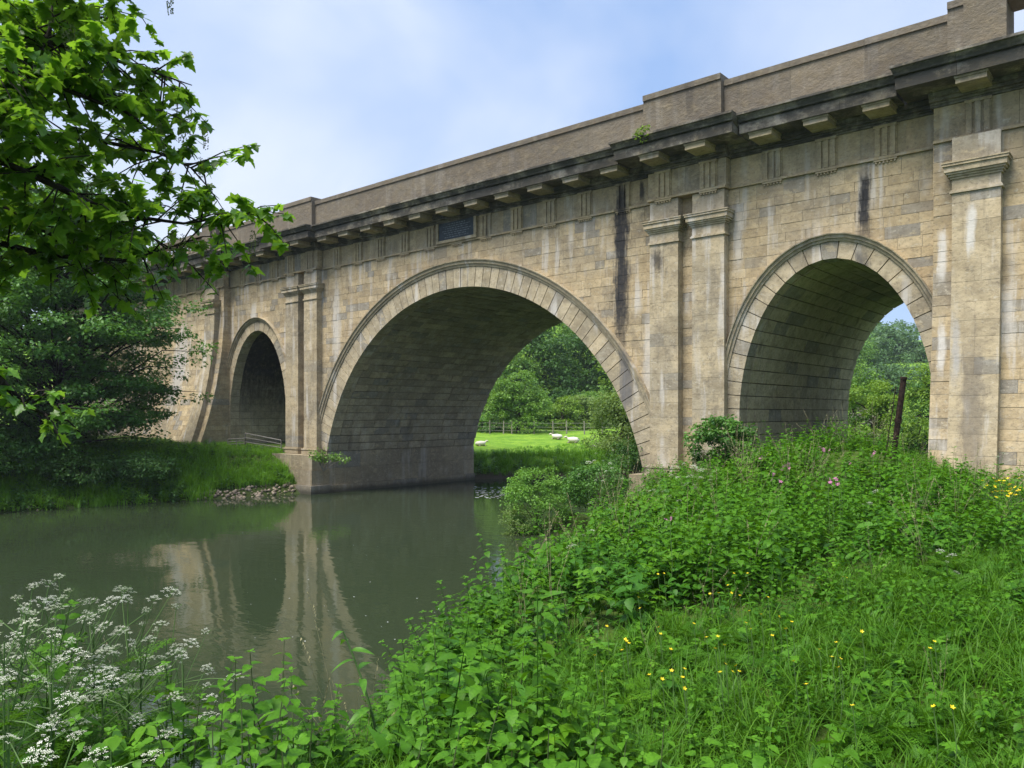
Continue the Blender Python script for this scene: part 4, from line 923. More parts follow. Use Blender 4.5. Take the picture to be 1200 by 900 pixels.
for k, (px, Z, top, rx, mat, lab) in enumerate(((640, 108, 372, 5.5, 'dark', 'dark broad tree in the wood behind the rounded meadow tree'), (690, 112, 360, 6.0, 'dark', 'dark tree at the middle of the wood seen through the main arch'),
        (598, 104, 395, 5.0, 'light', 'lighter tree at the wood edge above the rounded meadow tree'), (735, 104, 392, 5.2, 'lime', 'yellowish tree at the wood edge nearest the voussoirs'), (560, 110, 372, 6.0, 'dark', 'dark tree of the wood just beside the vault'),
        (665, 122, 330, 6.0, 'light', 'pale topped tree high in the wood'), (715, 126, 320, 6.5, 'dark', 'tallest dark tree at the back of the wood'), (775, 112, 370, 6.0, 'dark', 'dark tree of the wood behind the pilasters'))):
    bt(px, Z, top, rx, 0.46, mat, 50 + k, lab, nclump=130, per=46, cr=1.25, leaf=0.48, lumps=9, base=0.2, skirt=60)
for k, (px, Z, top, rx, mat, lab) in enumerate(((560, 84, 476, 2.6, 'ivy', 'scrubby bush behind the fence beside the vault'), (634, 90, 470, 2.4, 'light', 'scrubby bush between the rounded tree and the yellow bush'), (652, 96, 452, 3.4, 'dark', 'dark hedge bush under the wood behind the sheep'), (684, 92, 462, 2.8, 'willow', 'pale hedge bush behind the larger sheep'), (700, 97, 446, 3.4, 'light', 'tall hedge bush at the foot of the wood by the willow'), (620, 98, 455, 3.2, 'dark', 'dark hedge bush behind the rounded tree'))):
    bt(px, Z, top, rx, 0.5, mat, 90 + k, lab, 'bush', 'hedge_bush', nclump=70, per=50, cr=0.75, leaf=0.30, lumps=7, skirt=50)
# beyond the right arch
bt(1022, 60, 434, 2.3, 0.5, 'lime', 61, 'bright yellow green tree seen through the right arch', nclump=110, per=60, cr=0.6, leaf=0.22, lumps=9, skirt=40)
bt(1000, 70, 408, 2.9, 0.48, 'light', 62, 'fresh green tree beside the vault of the right arch', nclump=110, per=50, cr=0.75, leaf=0.26, lumps=7, skirt=40)
bt(1078, 75, 440, 3.0, 0.5, 'ivy', 63, 'mid green rounded bush behind the rusty post', 'bush', 'meadow_bush', nclump=90, per=50, cr=0.7, leaf=0.26, lumps=7, skirt=40)
bt(1072, 46, 474, 1.7, 0.5, 'lime', 64, 'low yellowish bush in front of the right abutment', 'bush', 'meadow_bush', nclump=60, per=50, cr=0.45, leaf=0.18, lumps=6, skirt=30)
bt(1000, 44, 470, 1.2, 0.5, 'grey', 65, 'grey twiggy shrub at the foot of the right arch', 'bush', 'twiggy_shrub', nclump=60, per=40, cr=0.4, leaf=0.12, trunk=0.04)
bt(1095, 62, 404, 2.2, 0.42, 'lime', 66, 'bright tree peeping past the right ring of voussoirs', nclump=80, per=50, cr=0.6, leaf=0.24, lumps=6, skirt=30)
for k, (px, Z, top, rx, lab) in enumerate(((985, 150, 384, 7, 'tall hillside tree behind the vault of the right arch'), (1018, 165, 394, 6.5, 'hillside tree in the middle of the right arch'), (1050, 190, 391, 8, 'rounded hilltop tree under the patch of sky'), (1090, 185, 400, 7, 'hillside tree beside the right voussoirs'), (1040, 130, 425, 5.5, 'lower hillside tree above the yellow green tree'), (1070, 140, 430, 6, 'hillside tree above the rounded bush'), (1125, 170, 398, 7, 'hillside tree behind the right abutment'), (955, 160, 390, 7, 'hillside tree behind the middle of the bridge'))):
    bt(px, Z, top, rx, 0.46, 'far' if k != 0 else 'light', 70 + k, lab, nclump=100, per=44, cr=1.4, leaf=0.55, lumps=8, base=0.2, skirt=45)
# wooded hills further off as one mass
xs_, ys_ = [], []; g = np.random.default_rng(5)
x = g.uniform(-330, 330, 4000); y = g.uniform(60, 420, 4000); t = (x + 20) * -0.5 + (y - 50) * 0.86
k = (t > 105) | ((x < -48) & (y > 40)); x, y = x[k][:430], y[k][:430]
cl = np.concatenate([np.stack([x + g.normal(0, 2.2, len(x)), y + g.normal(0, 2.2, len(x)), ground(x, y) + 2 + g.uniform(0, 7, len(x))], 1) for _ in range(9)])
V, F, T = foliage(cl, 22, 2.4, 1.3, QUADLEAF, 6, flat=0.8); tag(np_obj('woodland', V, F, M['far'], T), 'wooded hillsides far beyond the river', kind='stuff')

# bushes at the near pier and on the water's edge
def bush(px, Z, base_py, top, rx, mat, seed, lab, **k):
    p = campt(px, base_py, Z); return tree('riverside_bush', 'bush', lab, tuple(p), ztop(top, Z) - p[2], rx, (ztop(top, Z) - p[2]) * 0.5, mat, seed, trunk=0.04, base=0.2, **k)
bush(846, 23.2, 556, 487, 0.92, 'maple', 81, 'dense dark green elder bush against the pier between the two arches', nclump=70, per=60, cr=0.26, leaf=0.13)
bush(630, 28.0, 634, 545, 1.22, 'bushlight', 82, 'rounded light green bush at the water edge under the main arch', nclump=150, per=70, cr=0.27, leaf=0.085, shell=0.8)
bush(702, 26.5, 600, 543, 1.15, 'maple', 83, 'low dark ivy covered bush behind the rounded water edge bush', nclump=100, per=70, cr=0.30, leaf=0.09, shell=0.7)
bush(738, 30, 585, 514, 0.9, 'shade', 84, 'dark shrub in the shade at the foot of the pier', nclump=60, per=60, cr=0.30, leaf=0.10)
bush(606, 27.4, 640, 590, 0.6, 'willow', 85, 'low pale bush trailing into the water', nclump=50, per=60, cr=0.24, leaf=0.07)
# sapling growing out of the pier footing
p0 = campt(379, 552, 41.0); sp = empty('sapling', tuple(p0)); tag(sp, 'spindly sapling leaning out of the pier footing over the water', 'sapling')
st = MB(); cl = []; r = random.Random(3)
for k in range(7):
    a = np.array(RT) * r.uniform(-0.4, 1.4) * 1.2 + np.array([0, 0, r.uniform(0.3, 1.1)]) - FW * r.uniform(0.2, 0.9); st.tube([(0, 0, 0), tuple(a * 0.5 + np.array([0, 0, .1])), tuple(a)], [0.03, 0.02, 0.006], 5, 0.5); cl += [a, a * 0.8]
st.build('stem', M['wood'], sp); V, F, T = foliage(np.array(cl), 40, 0.32, 0.13, QUADLEAF, 9); np_obj('crown', V, F, M['light'], T, parent=sp)
# tuft growing on the cornice
p0 = (10.6, -1.62, 13.93); tf = empty('cornice_weed', p0); tag(tf, 'small green weed rooted on the cornice above the paired pilasters', 'weed')
V, F, T = foliage(np.array([(0, 0, 0.12), (0.14, 0, 0.22), (-0.1, 0, 0.05), (0.05, -0.1, -0.12)]), 40, 0.2, 0.11, QUADLEAF, 10); np_obj('leaves', V, F, M['lime'], T, parent=tf)

# ------------------------------------------------------------------ overhanging sycamore
SY = empty('sycamore_tree', (17.4, -29.6, float(ground(17.4, -29.6)))); tag(SY, 'sycamore whose leafy boughs hang over the river from the near bank', 'tree')
so = np.array(SY.location)
tk = MB(); tk.tube([(0, 0, -0.3), (0.1, 0, 3), (-0.1, 0.2, 7), (0, 0, 11)], [0.42, 0.34, 0.26, 0.12], 9, 0.5); tk.build('trunk', M['barkd'], SY)
r = random.Random(12); twigs = []
BR = [  # boughs: list of (px, py, depth) from the trunk side outwards
    [(-260, 330, 4.2), (-60, 130, 5.0), (30, 105, 5.4), (60, 30, 5.8), (62, -10, 6.0)],
    [(-260, 240, 4.2), (-40, 75, 5.0), (40, 90, 5.4), (120, 122, 5.7), (170, 124, 6.0)],
    [(-240, 320, 4.4), (-20, 180, 5.2), (60, 215, 5.4), (130, 250, 5.7), (215, 262, 6.0), (300, 250, 6.3)],
    [(-240, 200, 4.6), (-30, 40, 5.4), (70, 52, 5.8), (150, 75, 6.1), (225, 100, 6.4)],
    [(-240, 140, 4.8), (-20, -40, 5.6), (70, -60, 5.8), (140, -30, 6.0)],
    [(-240, 300, 5.0), (-20, 230, 5.7), (50, 270, 6.0), (110, 300, 6.2)],
    [(-240, 260, 5.2), (-10, 150, 6.0), (90, 160, 6.3), (190, 180, 6.5), (240, 205, 6.6)],
    [(-240, 120, 5.4), (-30, 10, 6.4), (60, 10, 6.8), (120, 20, 7.0)],
    [(-240, 360, 5.0), (-20, 280, 5.8), (60, 300, 6.1), (150, 305, 6.4), (215, 285, 6.6)],
    [(-260, 500, 3.2), (-60, 395, 3.6), (-10, 435, 3.8), (30, 475, 3.9), (75, 495, 4.1)]]
LV = []
for bi, br in enumerate(BR):
    pts = [np.array(campt(*p)) - so for p in br]; z_att = pts[0][2] - 0.5; pts = [np.array([0, 0, z_att])] + pts
    rad = np.linspace(0.075, 0.006, len(pts)) ** 1.0; rad[1:] *= 0.62; bo = MB(); bo.tube([tuple(p) for p in pts], list(rad), 6, 0.5)
    for k in range(1, len(pts) - 1):
        for q in range(15 if bi < 9 else 9):
            t = r.random(); a = pts[k] * (1 - t) + pts[k + 1] * t; sp_ = 0.62 if bi < 9 else 0.20
            tip = a + RT * r.uniform(-0.6, 0.75) * sp_ + FW * r.uniform(-0.8, 0.8) * sp_ + np.array([0, 0, r.uniform(-0.75, 0.45) * sp_])
            bo.tube([tuple(a), tuple((a + tip) / 2 + np.array([0, 0, .03])), tuple(tip)], [0.008, 0.005, 0.003], 4, 0.5)
            for s in range((0, 14, 8, 5)[1 + (bi >= 8) + (bi == 9)]):
                u = r.uniform(0.35, 1.05); p = a + (tip - a) * u
                LV.append((p, r.uniform(0, 6.283), r.uniform(-0.1, 0.85), r.gauss(0, 0.45), r.uniform(0.065, 0.130) * (1 if bi < 9 else 0.62), bi == 9))
    bo.build('bough', M['barkd'], SY, True)
vis_lv = []
for l in LV:
    tip = l[0] + so + np.array([0, 0, -0.05]); X_, Y_, Z_ = project(tip); vis_lv.append((0 <= X_ <= 1200 and -10 <= Y_ <= 900, l[4] / max(Z_, 0.1), l))
vis_lv.sort(key=lambda t: (not t[0], -t[1]))
def unit_leaf(mat, tone):
    V, F = SYC; return np_mesh('leaf', np.array(V), np.array(F), M[mat], np.full(len(F), tone))
LMS = [unit_leaf('syc', t) for t in (0.05, 0.25, 0.45, 0.65, 0.85, 1.0)]; LMB = [unit_leaf('sycbright', t) for t in (0.1, 0.5, 0.9)]
restl = []
for k, (v, s, l) in enumerate(vis_lv):
    if k < 290 or (l[5] and v):
        o = bpy.data.objects.new('leaf', r.choice(LMB if l[5] else LMS)); o.location = l[0]; o.rotation_euler = (l[3], l[2], l[1]); o.scale = (l[4],) * 3; link(o, SY)
    elif s > 0: restl.append(l)
V, F, T = batch(SYC[0], SYC[1], rotmats(np.array([l[1] for l in restl]), np.array([l[2] for l in restl]), np.array([l[3] for l in restl])), np.array([l[0] for l in restl]), np.array([l[4] for l in restl]), rng.random(len(restl)))
tag(np_obj('leaves', V, F, M['syc'], T, parent=SY), kind='stuff')
# hanging flower racemes
rc = MB()
for k in range(24): 
    t = k / 23
    for q in range(3):
        a = r.uniform(0, 6.28); d = 0.014 + 0.006 * math.sin(3.1 * t); c = (math.cos(a) * d, math.sin(a) * d, -0.14 * t); s = 0.0065
        rc.add([(c[0] - s, c[1], c[2]), (c[0], c[1] + s, c[2]), (c[0] + s, c[1], c[2]), (c[0], c[1], c[2] - s * 1.3)], [(0, 1, 2), (0, 2, 3), (1, 0, 3), (2, 1, 3)])
rcm = rc.mesh('raceme', M['raceme'])
for (px, py, Z) in ((240, 150, 6.2), (236, 185, 6.2), (222, 128, 6.1), (214, 140, 6.0), (186, 145, 5.9), (75, 35, 5.6), (85, 30, 5.6), (105, 215, 5.6), (215, 275, 6.0), (240, 282, 6.1), (200, 270, 5.9), (297, 270, 6.2), (190, 290, 5.9), (143, 100, 5.9), (150, 105, 6.0), (60, 20, 5.8), (199, -8, 5.8), (130, 280, 5.7)):
    o = bpy.data.objects.new('raceme', rcm); o.location = np.array(campt(px, py, Z)) - so; o.rotation_euler = (r.gauss(0, .1), r.gauss(0, .1), r.uniform(0, 6)); o.scale = (1.1, 1.1, r.uniform(0.9, 1.6)); link(o, SY)

# ------------------------------------------------------------------ flowers and single plants
def umbel_mesh(R_, seed):
    rr = random.Random(seed); V, F, T = [], [], []
    for k in range(12):
        a = k * 2.4; d = R_ * math.sqrt((k + 0.4) / 12.0); cx, cy, cz = d * math.cos(a), d * math.sin(a), -0.55 * d * d / R_ + rr.uniform(-.006, .004)
        for q in range(9):
            b_ = q * 2.4 + a; e = R_ * 0.21 * math.sqrt((q + .3) / 9); x0, y0, s = cx + e * math.cos(b_), cy + e * math.sin(b_), R_ * 0.046 * rr.uniform(0.6, 1.2); z0 = cz - 0.35 * e * e / (R_ * .21) + rr.uniform(-.003, .003); n0 = len(V)
            V += [(x0 - s, y0 - s, z0), (x0 + s, y0 - s * .8, z0 + .002), (x0 + s, y0 + s, z0), (x0 - s * .8, y0 + s, z0 + .002)]; F += [(n0, n0 + 1, n0 + 2), (n0, n0 + 2, n0 + 3)]; T += [rr.random()] * 2
    return np_mesh('umbel', np.array(V), np.array(F), M['white'], np.array(T))
UM = [umbel_mesh(0.052, 1), umbel_mesh(0.040, 2), umbel_mesh(0.032, 4), umbel_mesh(0.024, 5)]
FERNM = np_mesh('leaf', FERN[0], FERN[1], M['grass'], rng.random(len(FERN[1])))
def cow_parsley(loc, h, nu, seed, label, spread=0.3, group='cow parsley on the near bank', usz=1.0, lean=(0, 0)):
    rr = random.Random(seed); root = empty('cow_parsley', tuple(loc), rr.uniform(0, 6)); tag(root, label, 'cow parsley', group); st = MB()
    st.tube([(0, 0, -0.05), (lean[0] * .4, lean[1] * .4, h * 0.45), (lean[0], lean[1], h * 0.8)], [0.007, 0.005, 0.003], 5, 0.5)
    for k in range(nu):
        a = k * 2.4 + rr.uniform(-.3, .3); d = spread * math.sqrt((k + .3) / nu); z = h * rr.uniform(0.62, 1.0) - 0.25 * d; zs = h * rr.uniform(0.3, 0.7); f_ = zs / (h * .8)
        p = (lean[0] + d * math.cos(a), lean[1] + d * math.sin(a), z); s0 = (lean[0] * f_, lean[1] * f_, zs)
        st.tube([s0, ((s0[0] * .5 + p[0] * .5), (s0[1] * .5 + p[1] * .5), zs + (z - zs) * .42), (p[0], p[1], z - 0.03)], [0.0035, 0.0028, 0.002], 4, 0.5)
        for q in range(7): b_ = q * 0.9; st.tube([(p[0], p[1], z - .03), (p[0] + .035 * usz * math.cos(b_), p[1] + .035 * usz * math.sin(b_), z - .003)], [0.0012, 0.001], 3, 0.5, False)
        o = bpy.data.objects.new('umbel', rr.choice(UM)); o.location = p; o.rotation_euler = (rr.gauss(0, .22), rr.gauss(0, .22), rr.uniform(0, 6)); o.scale = (usz * rr.uniform(.85, 1.2),) * 3; link(o, root)
    for k in range(7):
        o = bpy.data.objects.new('leaf', FERNM); o.location = (0, 0, h * rr.uniform(0.1, 0.55)); o.rotation_euler = (rr.gauss(0, .2), rr.uniform(-.6, .1), rr.uniform(0, 6)); o.scale = (rr.uniform(.7, 1.1),) * 3; link(o, root)
    st.build('stem', M['stem'], root); return root
def stand(px, top_py, Z):
    p = campt(px, 485, Z); g_ = float(ground(p[0], p[1])); return (p[0], p[1], g_), max(0.25, ztop(top_py, Z) - g_)
CP = [(25, 660, 3.9, 9), (75, 668, 4.1, 10), (110, 690, 4.2, 10), (150, 668, 4.6, 8), (60, 705, 3.6, 9), (5, 700, 3.4, 8), (165, 720, 4.3, 8), (195, 705, 4.7, 6), (120, 745, 3.8, 8), (60, 760, 3.5, 7), (10, 770, 3.2, 7), (215, 745, 4.5, 5), (150, 770, 4.0, 7), (190, 795, 4.1, 4), (15, 840, 2.6, 6), (45, 858, 2.6, 5), (130, 850, 3.2, 3), (-20, 690, 4.0, 8)]
for k, (px, py, Z, nu) in enumerate(CP):
    l, h = stand(px, py, Z); cow_parsley(l, h, nu + 3, 100 + k, 'cow parsley with lacy white flower heads on the near bank beside the river', 0.32)
PIERCP = [(812, 538, 17, 6, 'fullest white cow parsley in front of the elder bush'), (826, 545, 16.5, 5, 'white cow parsley just under the elder bush, nearest its stem'), (798, 548, 17.5, 5, 'white cow parsley at the foot of the second pilaster'), (705, 518, 24, 5, 'tallest cow parsley above the ivy covered bush under the main arch'), (720, 524, 23.5, 4, 'cow parsley with broad heads beside the springing of the main arch'), (690, 535, 24, 3, 'small cow parsley over the dark ivy covered bush'),
          (760, 568, 17, 3, 'cow parsley in the nettles below the first pilaster'), (785, 572, 16, 3, 'cow parsley in the nettles below the gap of the paired pilasters'), (700, 560, 18, 3, 'low cow parsley at the bank crest below the ivy covered bush')]
for k, (px, py, Z, nu, lab) in enumerate(PIERCP):
    l, h = stand(px, py, Z); cow_parsley(l, h, nu, 140 + k, lab, 0.35, 'cow parsley by the pier', 1.7)
MOUNDCP = [(1032, 555, 13.5, 'white umbels in the nettles below the campions'), (1015, 575, 12.5, 'white umbels low on the mound under the pink campions'), (1075, 570, 12.5, 'white umbels on the mound below the iron post'), (1055, 592, 11.5, 'white umbels in the dark hollow of the mound'), (835, 630, 10.5, 'lone white umbels on the bank slope below the elder bush'), (668, 635, 11.5, 'white umbels at the bank crest nearest the water'), (690, 610, 13, 'white umbels at the bank crest above the water edge bush'), (1112, 640, 9.0, 'white umbels where the nettles meet the long grass'),
           (1170, 520, 17, 'white umbels against the foot of the right abutment'), (730, 640, 10.5, 'white umbels in the nettles halfway up the bank'), (1060, 610, 10.5, 'white umbels just under the dark hollow of the mound'), (1110, 655, 8.6, 'lowest white umbels beside the grass clearing')]
for k, (px, py, Z, lab) in enumerate(MOUNDCP):
    l, h = stand(px, py, Z); cow_parsley(l, h, 2, 160 + k, lab, 0.12, 'white umbels on the mound', 1.1)

# buttercups
pet = MB()
for k in range(5):
    a = k * 1.2566; pet.add([(0, 0, 0), (math.cos(a - .5) * .6, math.sin(a - .5) * .6, .25), (math.cos(a), math.sin(a), .42), (math.cos(a + .5) * .6, math.sin(a + .5) * .6, .25)], [(0, 1, 2), (0, 2, 3)], random.random())
PETM = pet.mesh('flower', M['yellow']); bst = MB().tube([(0, 0, 0), (0.02, 0.01, .5), (0, 0, 1)], [0.004, 0.003, 0.003], 4, 0.5).mesh('stem', M['stem'])
def buttercup(px, py, Z, lab, grp, s=0.017):
    p = campt(px, py, Z); g_ = float(ground(p[0], p[1])); h = max(0.12, p[2] - g_); root = empty('buttercup', (p[0], p[1], p[2] - h)); tag(root, lab, 'buttercup', grp)
    o = link(bpy.data.objects.new('stem', bst), root); o.scale = (1, 1, h); o = link(bpy.data.objects.new('flower', PETM), root); o.location = (0, 0, h); o.scale = (s,) * 3; o.rotation_euler = (r.gauss(0, .35), r.gauss(0, .35), r.uniform(0, 6))
def gdepth(px, py, veg):
    """depth at which the sight line through (px,py) meets the ground raised by veg"""
    for Z in np.arange(2.2, 26, 0.05):
        p = campt(px, py, Z)
        if p[2] <= float(ground(p[0], p[1])) + veg: return Z
    return 18.0
BC = [(860, 672), (876, 672), (853, 686), (832, 696), (842, 695), (857, 695), (867, 698), (878, 716), (892, 720), (874, 730), (880, 737), (913, 723), (921, 737), (928, 729), (828, 747), (841, 746), (813, 731), (786, 761), (838, 760), (849, 756), (850, 778), (863, 780), (844, 788), (866, 787), (858, 787), (802, 784), (787, 786), (800, 794), (980, 753), (960, 761), (975, 770), (985, 772), (983, 782), (945, 802), (999, 827), (802, 807), (988, 676), (992, 677), (1090, 760), (1095, 752), (1094, 828), (1116, 829), (734, 751), (771, 673), (778, 672), (748, 700), (750, 713), (733, 749), (737, 754), (729, 762), (697, 768), (705, 787), (772, 735), (711, 734), (774, 743), (776, 796), (761, 791), (900, 700), (905, 745), (930, 775), (1010, 740)]
for px, py in BC: buttercup(px, py, gdepth(px, py, 0.47), 'yellow buttercup in the long grass of the near bank', 'buttercups on the near bank')
for k in range(46):
    px, py = r.gauss(1180, 17), r.gauss(570, 8); buttercup(px, py, gdepth(px, py, 0.62), 'yellow buttercup in the bright patch below the right abutment', 'buttercups below the right abutment', 0.035)
# pink campions
pk_ = MB()
for k in range(5):
    a = k * 1.2566; pk_.add([(0, 0, 0), (math.cos(a - .35), math.sin(a - .35), .15), (math.cos(a) * .8, math.sin(a) * .8, .1), (math.cos(a + .35), math.sin(a + .35), .15)], [(0, 1, 2), (0, 2, 3)], random.random())
PKM = pk_.mesh('flower', M['pink'])
for px, py in ((960, 527), (967, 530), (912, 563), (920, 550), (905, 556), (1022, 532), (975, 563), (985, 560), (970, 566), (990, 541), (891, 535), (924, 546), (785, 607), (983, 567)):
    Z = gdepth(px, py, 0.98) - 0.3; p = campt(px, py, Z); g_ = float(ground(p[0], p[1])); root = empty('red_campion', (p[0], p[1], g_)); tag(root, 'pink campion flowering above the nettles of the mound', 'campion', 'pink campions on the mound')
    h = max(0.3, p[2] - g_); o = link(bpy.data.objects.new('stem', bst), root); o.scale = (1.2, 1.2, h)
    for q in range(3): o = link(bpy.data.objects.new('flower', PKM), root); o.location = (r.gauss(0, .05), r.gauss(0, .05), h + r.gauss(0, .03)); o.scale = (0.031,) * 3; o.rotation_euler = (r.gauss(0.5, .5), r.gauss(0, .5), r.uniform(0, 6))

# the nettles that stand out singly along the near edge
NLM = [np_mesh('leaf', np.array(LN[0]), np.array(LN[1]), M['nettle'], np.clip(np.full(len(LN[1]), t) + rng.normal(0, .08, len(LN[1])), 0, 1)) for t in (0.1, 0.35, 0.6, 0.9)]
protos = []
def nettle(loc, h, seed, ls=1.0):
    root = empty('nettle', loc, r.uniform(0, 6.28)); tag(root, 'single leafy nettle standing at the edge of the near bank', 'nettle', 'nettles along the near edge'); stem, lv = nettle_geo(h, seed, ls)
    MB().tube(stem, [0.005, 0.005, 0.0045, 0.004, 0.003, 0.002], 5, 0.5).build('stem', M['nettle_stem'], root)
    for (p, yaw, pit, rol, sz, t) in lv:
        o = bpy.data.objects.new('leaf', NLM[min(3, int(t * 3.2 + r.random() * 0.8))]); o.location = p; o.rotation_euler = (rol, pit, yaw); o.scale = (sz,) * 3; link(o, root)
EDGE = [(275, 770, 3.8), (300, 760, 4.0), (330, 755, 4.1), (255, 800, 3.5), (345, 790, 3.8), (318, 800, 3.4), (285, 815, 3.3), (225, 815, 3.5), (205, 840, 3.2), (360, 830, 3.3), (250, 850, 3.0), (300, 850, 3.0), (335, 845, 2.9), (515, 735, 5.6), (505, 800, 4.4), (540, 780, 4.8), (560, 830, 3.7), (600, 800, 4.2), (520, 850, 3.4), (470, 870, 3.1), (640, 850, 3.4), (590, 870, 3.0), (690, 830, 3.7), (720, 870, 3.1), (770, 850, 3.5), (565, 755, 5.4), (610, 745, 5.6), (650, 770, 5.0)]
for k, (px, py, Z) in enumerate(EDGE):
    l, h = stand(px, py, Z); nettle(l, min(h, 1.15), 300 + k, 0.8 if Z < 3.6 else 0.95)

# a tall fleshy stem leaning out over the water
l, h = stand(446, 805, 4.6); cf_ = empty('comfrey', l); tag(cf_, 'tall comfrey stem with long drooping leaves leaning out over the water', 'comfrey')
tipv = -RT * 0.22; sm = MB(); cp_ = [tuple(tipv * (t ** 1.6) + np.array([0, 0, t * max(0.8, ztop(762, 4.6) - l[2])])) for t in np.linspace(0, 1, 7)]; sm.tube(cp_, [0.011, 0.010, 0.009, 0.008, 0.007, 0.006, 0.004], 6, 0.5); sm.build('stem', M['stem'], cf_)
LC = leaf_fold(0.30, 0.55, 7, 0.35); LCM = np_mesh('leaf', np.array(LC[0]), np.array(LC[1]), M['dock'], rng.random(len(LC[1])))
for k in range(11):
    o = bpy.data.objects.new('leaf', LCM); t = 0.3 + 0.7 * k / 10; f_ = t * 6; i0 = min(5, int(f_)); p = Vector(cp_[i0]).lerp(Vector(cp_[i0 + 1]), f_ - i0); o.location = p; o.rotation_euler = (r.gauss(0, .2), r.uniform(-.5, .2), k * 2.4); o.scale = (0.20 * (1.15 - 0.6 * t),) * 3; link(o, cf_)
# ------------------------------------------------------------------ small built things
# rails in front of the left arch
ra = empty('railing', (0, 0, 0)); tag(ra, 'low metal railing across the towpath under the left arch', 'railing')
A, B, C3 = [np.array(campt(*q)) for q in ((267, 523, 47.2), (287.5, 522, 46.2), (329.5, 528, 44.4))]
def railing(p, q, h0, h1, n_posts, nr):
    for k in range(n_posts):
        t = k / (n_posts - 1); b_ = p + (q - p) * t; h = h0 + (h1 - h0) * t
        MB().tube([tuple(b_ - np.array([0, 0, 0.35])), tuple(b_ + np.array([0, 0, h]))], 0.035, 6, 0.5).build('post', M['metal'], ra)
    for k in range(nr):
        f_ = 1 - 0.36 * k; MB().tube([tuple(p + np.array([0, 0, h0 * f_])), tuple(q + np.array([0, 0, h1 * f_]))], 0.034 if k == 0 else 0.026, 6, 0.5).build('rail', M['metal'], ra)
railing(A, B, 0.42, 0.42, 3, 3); railing(B, C3, 0.72, 0.58, 2, 3)
# leaning rusty post on the mound
p0, p1 = np.array(campt(1050, 512, 18.6)), np.array(campt(1059, 444, 18.4)); g_ = float(ground(p0[0], p0[1])); ax = (p1 - p0) / np.linalg.norm(p1 - p0); foot = p0 - ax * (p0[2] - g_ + 0.3) / ax[2]
rp = empty('iron_post', tuple(foot)); tag(rp, 'leaning rusty iron post on the nettle mound before the right arch', 'post'); e = p1 - foot
pm = MB(); pm.tube([(0, 0, 0), tuple(e)], 0.066, 10, 0.5); pm.build('shaft', M['rust'], rp)
c_ = MB(); c_.tube([tuple(e * 0.995), tuple(e * 1.02)], 0.078, 10, 0.5); c_.tube([tuple(e * 0.55), tuple(e * 0.59)], 0.080, 10, 0.5); c_.build('collar', M['rust'], rp)
wr = MB(); wr.tube([tuple(e * 0.92 - RT * 0.16), tuple(e * 0.55 - RT * 0.17), tuple(e * 0.1 - RT * 0.2)], 0.012, 5, 0.5); wr.build('wire', M['rust'], rp)
# meadow fence
fe = empty('field_fence', (0, 0, 0)); tag(fe, 'wire fence on pale posts along the back of the meadow', 'fence'); PP = []
for px in (552, 574, 590, 600, 626, 648, 664, 685, 706, 728, 750):
    l = np.array(at(px, 79.5)); PP.append(l); MB().tube([tuple(l - [0, 0, .3]), tuple(l + np.array([r.uniform(-.05, .05), 0, 1.35]))], [0.075, 0.065], 6, 0.5).build('post', M['wood'], fe)
for h in (0.35, 0.7, 1.1):
    MB().tube([tuple(p + np.array([0, 0, h])) for p in PP], 0.014, 4, 0.5).build('wire', M['metal'], fe)
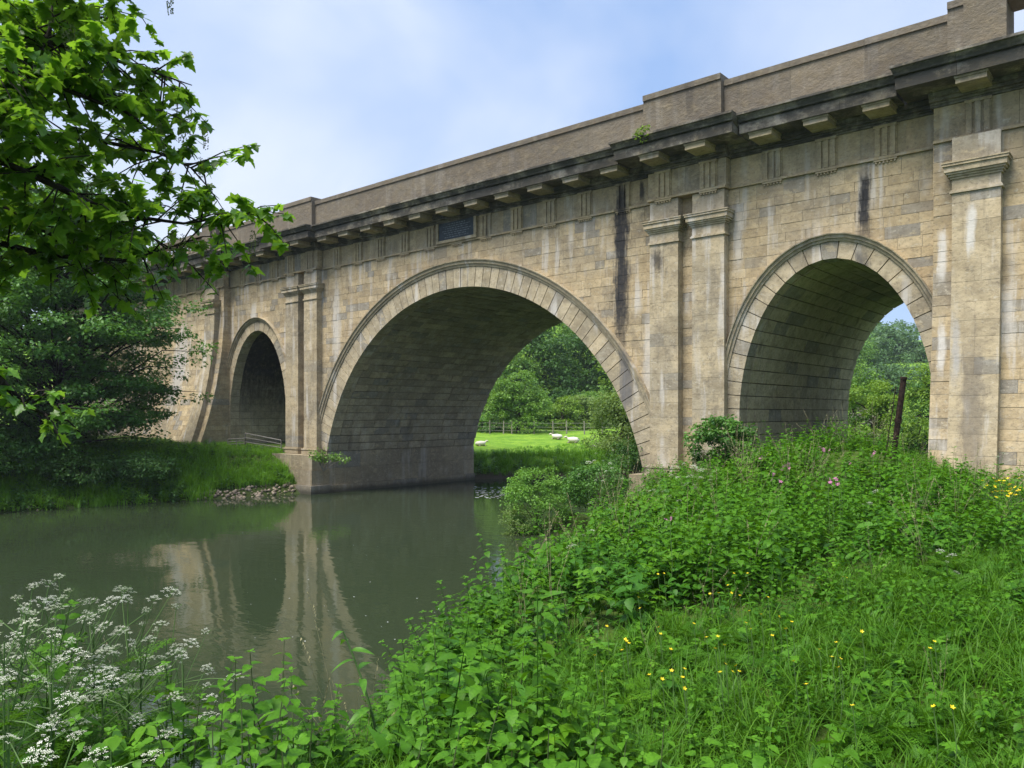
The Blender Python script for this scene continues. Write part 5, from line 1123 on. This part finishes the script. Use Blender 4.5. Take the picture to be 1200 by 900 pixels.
# sheep lying in the meadow
def sheep(px, Z, rz, lab, s=1.0):
    l = at(px, Z); root = empty('sheep', l, rz); tag(root, lab, 'sheep'); root.scale = (s * .85, s * .85, s * .72)
    prof = [(-0.56, 0.05, .30), (-0.50, 0.20, .34), (-0.32, 0.30, .33), (0.0, 0.33, .33), (0.28, 0.30, .35), (0.45, 0.22, .40), (0.55, 0.13, .50), (0.62, 0.10, .58), (0.66, 0.04, .60)]; V, F = [], []; n_ = 12
    for x_, rr_, z_ in prof:
        for k in range(n_): a = 2 * math.pi * k / n_; w_ = 1 + 0.05 * math.sin(5 * a + 9 * x_); V.append((x_, rr_ * 1.05 * math.cos(a) * w_, max(0.02, z_ + rr_ * math.sin(a) * w_)))
    for i in range(len(prof) - 1):
        for k in range(n_): k2 = (k + 1) % n_; F.append((i * n_ + k, i * n_ + k2, (i + 1) * n_ + k2, (i + 1) * n_ + k))
    F += [tuple(range(n_))[::-1], tuple((len(prof) - 1) * n_ + k for k in range(n_))]; MB().add(V, F, .5).build('body', M['wool'], root, True)
    hd = MB(); hd.tube([(0.56, 0, 0.66), (0.66, 0, 0.68), (0.76, 0, 0.64), (0.86, 0, 0.57), (0.89, 0, 0.55)], [0.06, 0.105, 0.095, 0.06, 0.03], 8, 0.5); H_ = hd.build('head', M['sheepface'], root, True)
    for sg in (-1, 1): MB().add([(0.62, sg * .08, .72), (0.60, sg * .22, .70), (0.66, sg * .21, .67), (0.67, sg * .09, .69)], [(0, 1, 2, 3)], .5).build('ear', M['sheepface'], H_)
    for x_, y_ in ((0.35, .2), (0.35, -.2), (-0.3, .28), (-0.3, -.28)): MB().tube([(x_, y_, .16), (x_ + .2, y_ * 1.2, .07), (x_ + .02, y_ * 1.25, .05)], [0.06, .04, .035], 6, .5).build('leg', M['hoof'], root, True)
sheep(653, 71, R(205), 'white sheep lying at the back of the meadow near the fence'); sheep(672, 67, R(215), 'larger white sheep resting in front of the willow bush', 1.1)
sheep(563, 63, R(60), 'white sheep lying beside the vault at the meadow edge', 0.9)

# ------------------------------------------------------------------ thin summer haze over the valley
hz = MB().box(-950, 950, -550, 1550, -3.0, 130, 0.5); b = NB('haze')
v_ = b.n('ShaderNodeVolumePrincipled'); v_.inputs['Color'].default_value = (0.80, 0.88, 1.0, 1); v_.inputs['Density'].default_value = 0.0003; v_.inputs['Anisotropy'].default_value = 0.2
b.t.links.new(v_.outputs[0], b.out.inputs['Volume']); tag(hz.build('haze', b.m), 'thin pale summer haze over the valley', kind='stuff')
